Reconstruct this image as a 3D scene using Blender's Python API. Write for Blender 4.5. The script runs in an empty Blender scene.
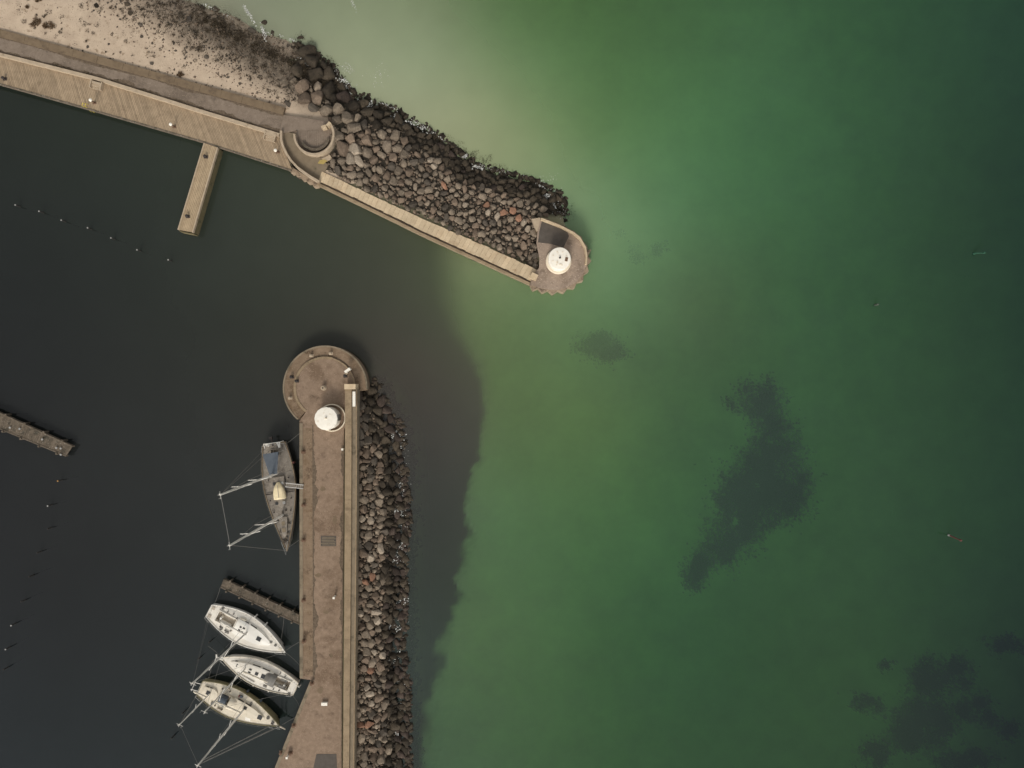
import bpy, math, random
import numpy as np
from mathutils import Matrix, Vector, noise as mnoise

random.seed(11)
rng = np.random.default_rng(11)
scene = bpy.context.scene
COL = scene.collection
H = 94.0          # drone height above the water
F = 711.0         # focal length in pixels of a 1024 px wide frame
R = math.radians


def at(px, py, z=0.0):
    """a pixel of the nadir photograph -> the point at height z it shows"""
    k = (H - z) / F
    return Vector(((px - 512.0) * k, (384.0 - py) * k, z))


def s2l(c):
    c = np.asarray(c, float) / 255.0
    return np.where(c <= 0.04045, c / 12.92, ((c + 0.055) / 1.055) ** 2.4)


# ------------------------------------------------------------------ materials
class NT:
    def __init__(self, name):
        self.m = bpy.data.materials.new(name)
        self.m.use_nodes = True
        self.t = self.m.node_tree
        self.t.nodes.clear()
        self.out = self.n('ShaderNodeOutputMaterial')

    def n(self, typ, **kw):
        nd = self.t.nodes.new(typ)
        for k, v in kw.items():
            if k in nd.inputs:
                nd.inputs[k].default_value = v
            else:
                setattr(nd, k, v)
        return nd

    def l(self, a, b):
        self.t.links.new(a, b)

    def noise(self, vec, scale, detail=6, rough=0.6):
        nd = self.n('ShaderNodeTexNoise')
        nd.inputs['Scale'].default_value = scale
        nd.inputs['Detail'].default_value = detail
        nd.inputs['Roughness'].default_value = rough
        self.l(vec, nd.inputs['Vector'])
        return nd.outputs['Fac']

    def ramp(self, fac, stops):
        nd = self.n('ShaderNodeValToRGB')
        els = nd.color_ramp.elements
        while len(els) < len(stops):
            els.new(0.5)
        for e, (p, c) in zip(els, stops):
            e.position = p
            e.color = tuple(c) + (1,) if len(c) == 3 else c
        self.l(fac, nd.inputs['Fac'])
        return nd.outputs['Color']

    def step(self, fac, a, b):
        nd = self.n('ShaderNodeMapRange')
        nd.interpolation_type = 'SMOOTHSTEP'
        nd.inputs['From Min'].default_value = a
        nd.inputs['From Max'].default_value = b
        self.l(fac, nd.inputs['Value'])
        return nd.outputs['Result']

    def mix(self, fac, a, b, mode='MIX'):
        nd = self.n('ShaderNodeMix', data_type='RGBA', blend_type=mode)
        for sock, v in ((nd.inputs[0], fac), (nd.inputs[6], a), (nd.inputs[7], b)):
            if hasattr(v, 'node'):
                self.l(v, sock)
            elif isinstance(v, (int, float)):
                sock.default_value = v if sock == nd.inputs[0] else (v, v, v, 1)
            else:
                sock.default_value = tuple(v) + (1,) if len(v) == 3 else v
        return nd.outputs[2]

    def math(self, op, a, b=0.0, clamp=False):
        nd = self.n('ShaderNodeMath', operation=op, use_clamp=clamp)
        for i, v in enumerate((a, b)):
            if hasattr(v, 'node'):
                self.l(v, nd.inputs[i])
            else:
                nd.inputs[i].default_value = v
        return nd.outputs[0]

    def attr(self, name):
        return self.n('ShaderNodeAttribute', attribute_name=name)

    def bump(self, h, strength, dist):
        nd = self.n('ShaderNodeBump')
        nd.inputs['Strength'].default_value = strength
        nd.inputs['Distance'].default_value = dist
        self.l(h, nd.inputs['Height'])
        return nd.outputs['Normal']

    def principled(self, col, rough=0.8, metal=0.0, normal=None, spec=0.3):
        p = self.n('ShaderNodeBsdfPrincipled')
        if hasattr(col, 'node'):
            self.l(col, p.inputs['Base Color'])
        else:
            p.inputs['Base Color'].default_value = tuple(col) + (1,)
        p.inputs['Roughness'].default_value = rough
        p.inputs['Metallic'].default_value = metal
        p.inputs['Specular IOR Level'].default_value = spec
        if normal is not None:
            self.l(normal, p.inputs['Normal'])
        self.l(p.outputs[0], self.out.inputs['Surface'])
        return p


def surf(name, c1, c2, scale=1.5, stain=None, stain_scale=0.5, stain_lo=0.55, stain_hi=0.72,
         speck=None, speck_scale=9, rough=0.85, metal=0.0, bump=0.4, bdist=0.03, island=0.0, spec=0.25, stain2=None):
    """weathered surface: two-tone mottling, broad stains with their own outline, fine specks"""
    t = NT(name)
    co = t.n('ShaderNodeTexCoord').outputs['Object']
    f = t.noise(co, scale, 8, 0.65)
    col = t.ramp(f, [(0.3, c1), (0.7, c2)])
    if stain is not None:
        g = t.noise(co, stain_scale, 7, 0.7)
        col = t.mix(t.step(g, stain_lo, stain_hi), col, stain)
    if stain2 is not None:
        g = t.noise(co, stain_scale * .42, 9, 0.78)
        col = t.mix(t.step(g, .50, .66), col, stain2)
        g = t.noise(co, stain_scale * 4.5, 6, 0.75)
        col = t.mix(t.math('MULTIPLY', t.step(g, .56, .68), .55), col, stain)
    if speck is not None:
        g = t.noise(co, speck_scale, 3, 0.5)
        col = t.mix(t.step(g, 0.6, 0.7), col, speck)
    if island:
        r = t.n('ShaderNodeNewGeometry').outputs['Random Per Island']
        oi = t.n('ShaderNodeObjectInfo').outputs['Random']
        v = t.math('FRACT', t.math('ADD', r, oi))
        k = t.math('ADD', t.math('MULTIPLY', v, 2 * island), 1 - island)
        cmb = t.n('ShaderNodeCombineColor')
        for i in range(3):
            t.l(k, cmb.inputs[i])
        col = t.mix(1.0, col, cmb.outputs[0], 'MULTIPLY')
    nrm = t.bump(t.noise(co, scale * 6, 6, 0.6), bump, bdist) if bump else None
    t.principled(col, rough, metal, nrm, spec)
    return t.m


M = {}
M['deck_wood'] = surf('deck_wood', (.235, .175, .113), (.33, .25, .165), 1.2, (.165, .118, .075), .35, .55, .75, island=.14, rough=.8)
M['jetty_wood'] = surf('jetty_wood', (.30, .225, .14), (.40, .305, .195), 1.6, (.2, .14, .085), .5, .58, .75, island=.10, rough=.8)
M['old_wood'] = surf('old_wood', (.075, .06, .042), (.14, .11, .08), 2.5, (.045, .04, .028), 1.1, .5, .65, island=.2, speck=(.26, .23, .19), speck_scale=7)
M['fascia_wood'] = surf('fascia_wood', (.10, .082, .042), (.15, .125, .065), 1.8, (.05, .05, .03), 1.2, .5, .7, island=.15)
M['pale_slab'] = surf('pale_slab', (.42, .33, .215), (.54, .43, .29), 1.4, (.32, .225, .135), .7, .54, .75, island=.12, bump=.25, stain2=(.40, .30, .19))
M['pale_concrete'] = surf('pale_concrete', (.31, .245, .17), (.42, .335, .24), 1.5, (.2, .15, .1), .8, .55, .72)
M['asphalt'] = surf('asphalt', (.155, .12, .09), (.22, .173, .132), 1.3, (.11, .084, .062), .5, .5, .7, (.25, .20, .155), 7, stain2=(.13, .10, .074))
M['brown_wall'] = surf('brown_wall', (.13, .093, .058), (.185, .136, .086), 1.3, (.09, .064, .042), .7, .5, .7)
M['dirt'] = surf('dirt', (.07, .05, .033), (.16, .12, .082), 3.2, (.05, .036, .024), 1.3, .55, .7, bump=.7)
M['quay_wall'] = surf('quay_wall', (.12, .10, .07), (.19, .155, .11), 1.2, (.05, .05, .035), .8, .45, .65)
M['ramp'] = surf('ramp', (.155, .12, .08), (.215, .17, .115), 1.4, (.10, .082, .05), .7, .5, .72)
M['rust_pile'] = surf('rust_pile', (.22, .165, .115), (.34, .265, .185), 2.0, (.05, .035, .028), 1.2, .5, .7, metal=.2)
M['head_floor'] = surf('head_floor', (.225, .172, .13), (.33, .255, .195), 1.6, (.135, .10, .074), .8, .5, .7, (.40, .32, .25), 6, stain2=(.18, .135, .10))
M['tarmac_patch'] = surf('tarmac_patch', (.066, .056, .047), (.098, .084, .07), 1.4, (.14, .115, .09), .9, .62, .75)
M['pier_floor'] = surf('pier_floor', (.178, .125, .085), (.265, .19, .133), 1.6, (.098, .066, .043), .5, .52, .72, (.30, .225, .165), 8, stain2=(.145, .098, .063))
M['pier_brown'] = surf('pier_brown', (.158, .11, .07), (.23, .164, .108), 1.4, (.085, .056, .034), .8, .5, .7, (.25, .19, .125), 6, stain2=(.135, .088, .05))
M['parapet'] = surf('parapet', (.22, .163, .10), (.295, .222, .14), 1.3, (.15, .107, .066), .6, .54, .74, stain2=(.19, .14, .086))
M['parapet_low'] = surf('parapet_low', (.175, .14, .095), (.24, .19, .13), 1.0, (.11, .09, .06), .6, .5, .7)
M['white_paint'] = surf('white_paint', (.70, .66, .57), (.80, .76, .67), 2.0, (.52, .43, .31), 1.5, .54, .8, bump=.1, rough=.6)
M['cream_paint'] = surf('cream_paint', (.58, .50, .38), (.68, .60, .47), 2.0, (.42, .31, .2), 1.5, .58, .75, bump=.15, rough=.7)
M['rust'] = surf('rust', (.10, .06, .038), (.165, .10, .065), 5, bump=.5)
M['dark_iron'] = surf('dark_iron', (.03, .026, .024), (.06, .05, .045), 6, (.12, .06, .035), 3, .58, .7, rough=.6, metal=.3)
M['gelcoat'] = surf('gelcoat', (.72, .69, .62), (.78, .75, .68), 1.0, (.66, .61, .52), .8, .55, .8, bump=0, rough=.35, spec=.5)
M['deck_white'] = surf('deck_white', (.64, .60, .525), (.71, .67, .59), 1.4, (.55, .49, .40), 1.1, .55, .75, bump=.1, rough=.6)
M['deck_cream'] = surf('deck_cream', (.56, .50, .395), (.64, .58, .465), 1.4, (.41, .34, .24), 1.2, .55, .75, bump=.1, rough=.65)
M['teak'] = surf('teak', (.38, .33, .26), (.46, .40, .32), 3, bump=.2)
M['green_rail'] = surf('green_rail', (.17, .15, .08), (.24, .21, .12), 3, bump=.1)
M['grey_steel'] = surf('grey_steel', (.16, .138, .112), (.245, .215, .178), 2.2, (.10, .086, .07), 1.3, .5, .68, (.3, .27, .23), 6, bump=.2)
M['grey_hull'] = surf('grey_hull', (.20, .185, .16), (.28, .26, .22), 1.2, (.14, .12, .1), 1.5, .55, .7, bump=.1)
M['blue_canvas'] = surf('blue_canvas', (.07, .083, .10), (.105, .122, .14), 1.5, (.055, .065, .076), 1.2, .5, .7, bump=.3)
M['grey_canvas'] = surf('grey_canvas', (.15, .14, .125), (.21, .2, .18), 2, bump=.3)
M['aluminium'] = surf('aluminium', (.46, .44, .40), (.56, .54, .5), 2, bump=0, rough=.45, metal=.35)
M['spar_white'] = surf('spar_white', (.66, .63, .56), (.74, .71, .64), 2, bump=0, rough=.5)
M['wire'] = surf('wire', (.22, .21, .19), (.28, .27, .25), 4, bump=0, rough=.5, metal=.4)
M['glass_dark'] = surf('glass_dark', (.02, .02, .02), (.035, .035, .035), 3, bump=0, rough=.15, spec=.5)
M['rope'] = surf('rope', (.10, .095, .085), (.16, .15, .13), 8, bump=.2)
M['dinghy'] = surf('dinghy', (.66, .55, .34), (.74, .64, .42), 1.5, (.55, .44, .27), 1.2, .5, .75, bump=.1, rough=.6)
M['post'] = surf('post', (.024, .022, .019), (.038, .034, .029), 3, bump=.5)
M['post_cap'] = surf('post_cap', (.26, .255, .24), (.34, .33, .31), 4, bump=.1)
M['orange'] = surf('orange', (.3, .16, .05), (.38, .2, .07), 4, bump=.1)
M['red'] = surf('red', (.10, .04, .034), (.14, .055, .045), 4, bump=.1)
M['green'] = surf('green', (.02, .07, .042), (.03, .095, .055), 4, bump=.1)
M['dull_float'] = surf('dull_float', (.055, .07, .05), (.085, .10, .075), 4, bump=.1)
M['yellow'] = surf('yellow', (.5, .4, .05), (.6, .48, .08), 4, bump=.1)
M['lichen'] = surf('lichen', (.30, .23, .08), (.40, .3, .1), 5, bump=.4)
M['kelp'] = surf('kelp', (.010, .014, .009), (.024, .026, .016), 1, island=.4, bump=0, rough=.7)
M['wrack'] = surf('wrack', (.038, .03, .02), (.09, .068, .042), 2, island=.5, bump=0, rough=.9)
M['scrub'] = surf('scrub', (.10, .062, .035), (.17, .115, .066), 2, island=.5, bump=0, rough=.9)
M['weed_tuft'] = surf('weed_tuft', (.05, .04, .02), (.12, .09, .05), 2, island=.4, bump=0)
t = NT('eelgrass')
_d = t.n('ShaderNodeBsdfDiffuse')
_r = t.n('ShaderNodeNewGeometry').outputs['Random Per Island']
t.l(t.ramp(_r, [(0, (.008, .012, .010)), (1, (.028, .034, .026))]), _d.inputs['Color'])
_t = t.n('ShaderNodeBsdfTransparent')
_m = t.n('ShaderNodeMixShader')
_m.inputs[0].default_value = .32      # thin blades with water between them
t.l(_t.outputs[0], _m.inputs[1])
t.l(_d.outputs[0], _m.inputs[2])
t.l(_m.outputs[0], t.out.inputs['Surface'])
M['eelgrass'] = t.m
M['bladderwrack'] = t.m.copy()
M['bladderwrack'].name = 'bladderwrack'
for _n in M['bladderwrack'].node_tree.nodes:
    if _n.type == 'VALTORGB':
        _n.color_ramp.elements[0].color = (.018, .014, .008, 1)
        _n.color_ramp.elements[1].color = (.05, .04, .024, 1)
    if _n.type == 'MIX_SHADER':
        _n.inputs[0].default_value = .5
t = NT('foam')
_d = t.n('ShaderNodeBsdfDiffuse')
_d.inputs['Color'].default_value = (.72, .72, .68, 1)
_t = t.n('ShaderNodeBsdfTransparent')
_m = t.n('ShaderNodeMixShader')
t.l(t.step(t.noise(t.n('ShaderNodeTexCoord').outputs['Object'], 7, 4, .6), .36, .7), _m.inputs[0])
t.l(_t.outputs[0], _m.inputs[1])
t.l(_d.outputs[0], _m.inputs[2])
t.l(_m.outputs[0], t.out.inputs['Surface'])
M['foam'] = t.m


def stone(name, c1, c2, stain, sc=2.2, isl=.3):
    return surf(name, c1, c2, sc, stain, 1.6, .5, .7, speck=tuple(min(1, x * 1.45) for x in c2), speck_scale=8,
                island=isl, bump=.8, bdist=.05, rough=.9)


M['stone_grey'] = stone('stone_grey', (.125, .099, .072), (.21, .168, .124), (.08, .063, .046))
M['stone_brown'] = stone('stone_brown', (.115, .085, .06), (.175, .13, .094), (.07, .053, .039))
M['stone_dark'] = stone('stone_dark', (.058, .048, .037), (.10, .082, .063), (.035, .03, .024))
M['stone_red'] = stone('stone_red', (.19, .10, .062), (.265, .148, .095), (.13, .078, .05), isl=.25)
M['stone_pale'] = stone('stone_pale', (.235, .19, .142), (.33, .275, .21), (.17, .135, .10), isl=.2)
M['stone_weedy'] = stone('stone_weedy', (.030, .0235, .0155), (.058, .045, .031), (.017, .014, .010), isl=.45)
M['stone_wet'] = stone('stone_wet', (.036, .026, .02), (.064, .047, .037), (.02, .016, .012), isl=.4)


# ------------------------------------------------------------------ mesh helpers
WM = {}     # world matrix of every thing / part I make


class MB:
    def __init__(self):
        self.v, self.f = [], []

    def add(self, vs, fs):
        o = len(self.v)
        self.v.extend([tuple(p) for p in vs])
        self.f.extend([tuple(i + o for i in q) for q in fs])
        return self

    def hexa(self, bot, top):
        n = len(bot)
        fs = [tuple(range(n - 1, -1, -1)), tuple(range(n, 2 * n))]
        fs += [(i, (i + 1) % n, n + (i + 1) % n, n + i) for i in range(n)]
        return self.add(list(bot) + list(top), fs)

    def prism(self, poly, z0, z1):
        """poly: world xy points, any order -> made counter-clockwise"""
        p = [(q[0], q[1]) for q in poly]
        a = sum(p[i][0] * p[(i + 1) % len(p)][1] - p[(i + 1) % len(p)][0] * p[i][1] for i in range(len(p)))
        if a < 0:
            p = p[::-1]
        return self.hexa([(x, y, z0) for x, y in p], [(x, y, z1) for x, y in p])

    def box(self, c, s, rz=0.0, ry=0.0):
        m = Matrix.Translation(c) @ Matrix.Rotation(rz, 4, 'Z') @ Matrix.Rotation(ry, 4, 'Y')
        q = [(-1, -1), (1, -1), (1, 1), (-1, 1)]
        b = [m @ Vector((x * s[0] / 2, y * s[1] / 2, -s[2] / 2)) for x, y in q]
        t = [m @ Vector((x * s[0] / 2, y * s[1] / 2, s[2] / 2)) for x, y in q]
        return self.hexa(b, t)

    def tube(self, path, r, n=8, cap=True):
        P = [Vector(p) for p in path]
        rs = r if isinstance(r, (list, tuple)) else [r] * len(P)
        rings = []
        for i, p in enumerate(P):
            d = (P[min(i + 1, len(P) - 1)] - P[max(i - 1, 0)]).normalized()
            u = d.cross(Vector((0, 0, 1)))
            if u.length < 1e-3:
                u = d.cross(Vector((1, 0, 0)))
            u.normalize()
            w = d.cross(u).normalized()
            rings.append([p + (u * math.cos(2 * math.pi * k / n) + w * math.sin(2 * math.pi * k / n)) * rs[i] for k in range(n)])
        vs = [q for rg in rings for q in rg]
        fs = []
        for i in range(len(P) - 1):
            for k in range(n):
                fs.append((i * n + k, i * n + (k + 1) % n, (i + 1) * n + (k + 1) % n, (i + 1) * n + k))
        if cap:
            fs.append(tuple(range(n - 1, -1, -1)))
            fs.append(tuple((len(P) - 1) * n + k for k in range(n)))
        return self.add(vs, fs)

    def lathe(self, c, prof, n=32):
        """prof: (r, z) from bottom to top, closed with caps"""
        vs, fs = [], []
        for r, z in prof:
            vs += [(c[0] + r * math.cos(2 * math.pi * k / n), c[1] + r * math.sin(2 * math.pi * k / n), c[2] + z) for k in range(n)]
        for i in range(len(prof) - 1):
            for k in range(n):
                fs.append((i * n + k, i * n + (k + 1) % n, (i + 1) * n + (k + 1) % n, (i + 1) * n + k))
        fs.append(tuple(range(n - 1, -1, -1)))
        fs.append(tuple((len(prof) - 1) * n + k for k in range(n)))
        return self.add(vs, fs)

    def ribbon(self, path, w, z0, z1):
        """wall of width w along an xy path (centre line)"""
        P = [Vector((p[0], p[1], 0)) for p in path]
        L, Rr = [], []
        for i, p in enumerate(P):
            d = (P[min(i + 1, len(P) - 1)] - P[max(i - 1, 0)]).normalized()
            nrm = Vector((-d.y, d.x, 0)) * (w / 2)
            L.append(p + nrm)
            Rr.append(p - nrm)
        n = len(P)
        vs = []
        for i in range(n):
            vs += [(L[i].x, L[i].y, z0), (Rr[i].x, Rr[i].y, z0), (Rr[i].x, Rr[i].y, z1), (L[i].x, L[i].y, z1)]
        fs = [(0, 1, 2, 3), tuple((n - 1) * 4 + k for k in (3, 2, 1, 0))]
        for i in range(n - 1):
            for k in range(4):
                fs.append((i * 4 + k, (i + 1) * 4 + k, (i + 1) * 4 + (k + 1) % 4, i * 4 + (k + 1) % 4))
        return self.add(vs, fs)

    def build(self, name, mat, parent=None, local=False, smooth=False):
        me = bpy.data.meshes.new(name)
        v = self.v
        if parent is not None and not local:
            inv = WM[parent].inverted()
            v = [tuple(inv @ Vector(p)) for p in v]
        me.from_pydata(v, [], self.f)
        me.validate()
        if smooth:
            me.polygons.foreach_set('use_smooth', [True] * len(me.polygons))
        import bmesh
        bm = bmesh.new()
        bm.from_mesh(me)
        bmesh.ops.recalc_face_normals(bm, faces=bm.faces)
        bm.to_mesh(me)
        bm.free()
        me.materials.append(M[mat] if isinstance(mat, str) else mat)
        o = bpy.data.objects.new(name, me)
        COL.objects.link(o)
        if parent is not None:
            o.parent = parent
            WM[o] = WM[parent]
        else:
            WM[o] = Matrix.Identity(4)
        return o


def tag(o, label=None, cat=None, group=None, kind=None):
    if label: o['label'] = label
    if cat: o['category'] = cat
    if group: o['group'] = group
    if kind: o['kind'] = kind
    return o


def thing(name, label, cat, loc, rz=0.0, group=None):
    o = bpy.data.objects.new(name, None)
    o.empty_display_size = 0.3
    COL.objects.link(o)
    o.location = loc
    o.rotation_euler = (0, 0, rz)
    WM[o] = Matrix.Translation(Vector(loc)) @ Matrix.Rotation(rz, 4, 'Z')
    return tag(o, label, cat, group)


def copy_thing(root, loc, label, rz=None):
    c = root.copy()
    COL.objects.link(c)
    c.location = loc
    if rz is not None:
        c.rotation_euler = (0, 0, rz)
    c['label'] = label
    for ch in root.children:
        d = ch.copy()
        COL.objects.link(d)
        d.parent = c
        for g in ch.children:
            e = g.copy()
            COL.objects.link(e)
            e.parent = d
    return c


def pxs(pts, z):
    return [at(x, y, z) for x, y in pts]


def resample(pts, step):
    P = [Vector((p[0], p[1], 0)) for p in pts]
    out = [P[0]]
    for a, b in zip(P[:-1], P[1:]):
        n = max(1, int(round((b - a).length / step)))
        out += [a.lerp(b, i / n) for i in range(1, n + 1)]
    return out


# ------------------------------------------------------------------ ground and sea
def seg_dist(X, Y, pts, closed=True):
    best = np.full(X.shape, 1e18)
    n = len(pts)
    for i in range(n if closed else n - 1):
        ax, ay = pts[i]
        bx, by = pts[(i + 1) % n]
        dx, dy = bx - ax, by - ay
        t = np.clip(((X - ax) * dx + (Y - ay) * dy) / (dx * dx + dy * dy + 1e-9), 0, 1)
        best = np.minimum(best, (X - ax - t * dx) ** 2 + (Y - ay - t * dy) ** 2)
    return np.sqrt(best)


def inside(X, Y, pts):
    c = np.zeros(X.shape, bool)
    n = len(pts)
    for i in range(n):
        ax, ay = pts[i]
        bx, by = pts[(i + 1) % n]
        with np.errstate(divide='ignore', invalid='ignore'):
            k = ((ay > Y) != (by > Y)) & (X < (bx - ax) * (Y - ay) / (by - ay + 1e-12) + ax)
        c ^= k
    return c


def sdist(X, Y, pts):
    d = seg_dist(X, Y, pts)
    return np.where(inside(X, Y, pts), d, -d)


def w2(pts):
    return [tuple(at(x, y, 0)[:2]) for x, y in pts]


LAND_N = w2([(-1500, -760), (-500, -330), (-100, -130), (60, -52), (185, 2), (245, 26), (292, 46), (330, 68), (346, 92), (400, 114),
             (440, 140), (475, 166), (535, 184), (562, 197), (566, 222), (575, 250), (580, 262), (552, 279), (528, 279), (440, 240.5),
             (330, 187), (299, 165), (284, 140), (200, 116), (98, 84), (0, 58), (-300, -20), (-1500, -320)])
LAND_S = w2([(312, 372), (345, 366), (372, 380), (388, 400), (403, 440), (407, 520), (404, 600), (408, 700), (410, 1000), (410, 1500), (300, 1500), (309, 800), (316, 690), (309, 430)])


TAB = {}


def vnoise(X, Y, s, seed=0, octaves=4):
    """cheap smooth value noise on arrays, about -1..1"""
    out = np.zeros(X.shape)
    amp = 1.0
    tot = 0.0
    for o in range(octaves):
        if (seed, o) not in TAB:
            TAB[seed, o] = np.random.default_rng(seed * 101 + o).uniform(-1, 1, (256, 256))
        tab = TAB[seed, o]
        x, y = X / s + 1000.37, Y / s + 1000.71
        xi, yi = np.floor(x).astype(int), np.floor(y).astype(int)
        fx, fy = x - xi, y - yi
        fx, fy = fx * fx * (3 - 2 * fx), fy * fy * (3 - 2 * fy)
        g = lambda a, b, tab=tab: tab[a % 256, b % 256]
        out += amp * ((g(xi, yi) * (1 - fx) + g(xi + 1, yi) * fx) * (1 - fy) + (g(xi, yi + 1) * (1 - fx) + g(xi + 1, yi + 1) * fx) * fy)
        tot += amp
        amp *= 0.55
        s /= 2.03
    return out / tot * 1.6


def height(X, Y):
    dn = np.where(inside(X, Y, LAND_N), seg_dist(X, Y, LAND_N[:18], False), -seg_dist(X, Y, LAND_N)) + 0.5 * vnoise(X, Y, 4.0, 3)
    ds = np.where(inside(X, Y, LAND_S), seg_dist(X, Y, LAND_S[:10], False), -seg_dist(X, Y, LAND_S)) + 0.75 * vnoise(X, Y, 3.4, 4)
    zn = np.where(dn > 0, 1.77 * (1 - np.exp(-np.maximum(dn, 0) / 3.6)), -3.4 * (1 - np.exp(np.minimum(dn, 0) / 11.0)))
    zs = np.where(ds > 0, 1.75 * (1 - np.exp(-np.maximum(ds - 1.4, 0) / 2.2)) - .16 * np.clip(ds, 0, 1) * np.clip(2 - ds, 0, 1), -3.6 * (1 - np.exp(np.minimum(ds, 0) / 5.0)))
    return np.maximum(zn, zs)


def hz(p):
    return float(height(np.array([p[0]]), np.array([p[1]]))[0])


def axis_coords(lo, hi, step, far):
    core = np.arange(lo, hi + step / 2, step)
    ext = []
    d, x = step, hi
    while x < far:
        d *= 1.35
        x += d
        ext.append(x)
    ext2 = []
    d, x = step, lo
    while x > -far:
        d *= 1.35
        x -= d
        ext2.append(x)
    return np.array(ext2[::-1] + list(core) + ext)


def grid_mesh(name, xs, ys, Z, mat, keep=None, attrs=None):
    nx, ny = len(xs), len(ys)
    X, Y = np.meshgrid(xs, ys, indexing='ij')
    V = np.stack([X, Y, Z], -1).reshape(-1, 3)
    i, j = np.meshgrid(np.arange(nx - 1), np.arange(ny - 1), indexing='ij')
    a = (i * ny + j)
    Q = np.stack([a, a + ny, a + ny + 1, a + 1], -1).reshape(-1, 4)
    if keep is not None:
        Q = Q[keep[:-1, :-1].reshape(-1)]
    used = np.unique(Q)
    remap = np.full(len(V), -1)
    remap[used] = np.arange(len(used))
    V, Q = V[used], remap[Q]
    me = bpy.data.meshes.new(name)
    me.vertices.add(len(V))
    me.vertices.foreach_set('co', V.astype(np.float32).ravel())
    me.loops.add(Q.size)
    me.loops.foreach_set('vertex_index', Q.astype(np.int32).ravel())
    me.polygons.add(len(Q))
    me.polygons.foreach_set('loop_start', (np.arange(len(Q)) * 4).astype(np.int32))
    me.update(calc_edges=True)
    me.polygons.foreach_set('use_smooth', np.ones(len(Q), bool))
    for k, arr in (attrs or {}).items():
        if arr.ndim == 3:
            at_ = me.attributes.new(k, 'FLOAT_COLOR', 'POINT')
            c = np.concatenate([arr.reshape(-1, 3)[used], np.ones((len(used), 1))], 1)
            at_.data.foreach_set('color', c.astype(np.float32).ravel())
        else:
            at_ = me.attributes.new(k, 'FLOAT', 'POINT')
            at_.data.foreach_set('value', arr.reshape(-1)[used].astype(np.float32))
    me.materials.append(mat)
    o = bpy.data.objects.new(name, me)
    COL.objects.link(o)
    WM[o] = Matrix.Identity(4)
    return o


xs = axis_coords(-70, 70, 0.42, 1500)
ys = axis_coords(-53, 53, 0.42, 1500)
GX, GY = np.meshgrid(xs, ys, indexing='ij')
GZ = height(GX, GY)


def hz(p):
    i = int(np.clip(np.searchsorted(xs, p[0]) - 1, 0, len(xs) - 2))
    k = int(np.clip(np.searchsorted(ys, p[1]) - 1, 0, len(ys) - 2))
    u, v = (p[0] - xs[i]) / (xs[i + 1] - xs[i]), (p[1] - ys[k]) / (ys[k + 1] - ys[k])
    return float((GZ[i, k] * (1 - u) + GZ[i + 1, k] * u) * (1 - v) + (GZ[i, k + 1] * (1 - u) + GZ[i + 1, k + 1] * u) * v)


RUB_N = w2([(300, 100), (286, 60), (330, 60), (352, 88), (440, 130), (480, 158), (560, 188), (572, 214), (540, 220), (540, 272), (320, 173), (340, 140), (325, 118)])
RUB_S = w2([(356, 380), (376, 378), (412, 430), (414, 520), (412, 900), (350, 900), (355, 500)])
rub = np.maximum(sdist(GX, GY, RUB_N), sdist(GX, GY, RUB_S))
RUBA = np.clip(rub / 0.8 + 0.3, 0, 1)

# seabed
t = NT('seabed_sand')
co = t.n('ShaderNodeTexCoord').outputs['Object']
sand = t.ramp(t.noise(co, .25, 8, .6), [(.3, (.21, .20, .12)), (.7, (.29, .27, .165))])
gravel = t.ramp(t.noise(co, 3.0, 6, .7), [(.3, (.022, .019, .014)), (.7, (.05, .041, .03))])
t.principled(t.mix(t.attr('rubble').outputs['Fac'], sand, gravel), .95)
tag(grid_mesh('seabed', xs, ys, GZ - 0.05, t.m, attrs={'rubble': RUBA}), kind='structure')

# --- water: how murky it is and what colour its silt and painted-in lens vignette give it, from place to place
KCAL = np.array([1.235, 1.205, 1.16])
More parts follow.
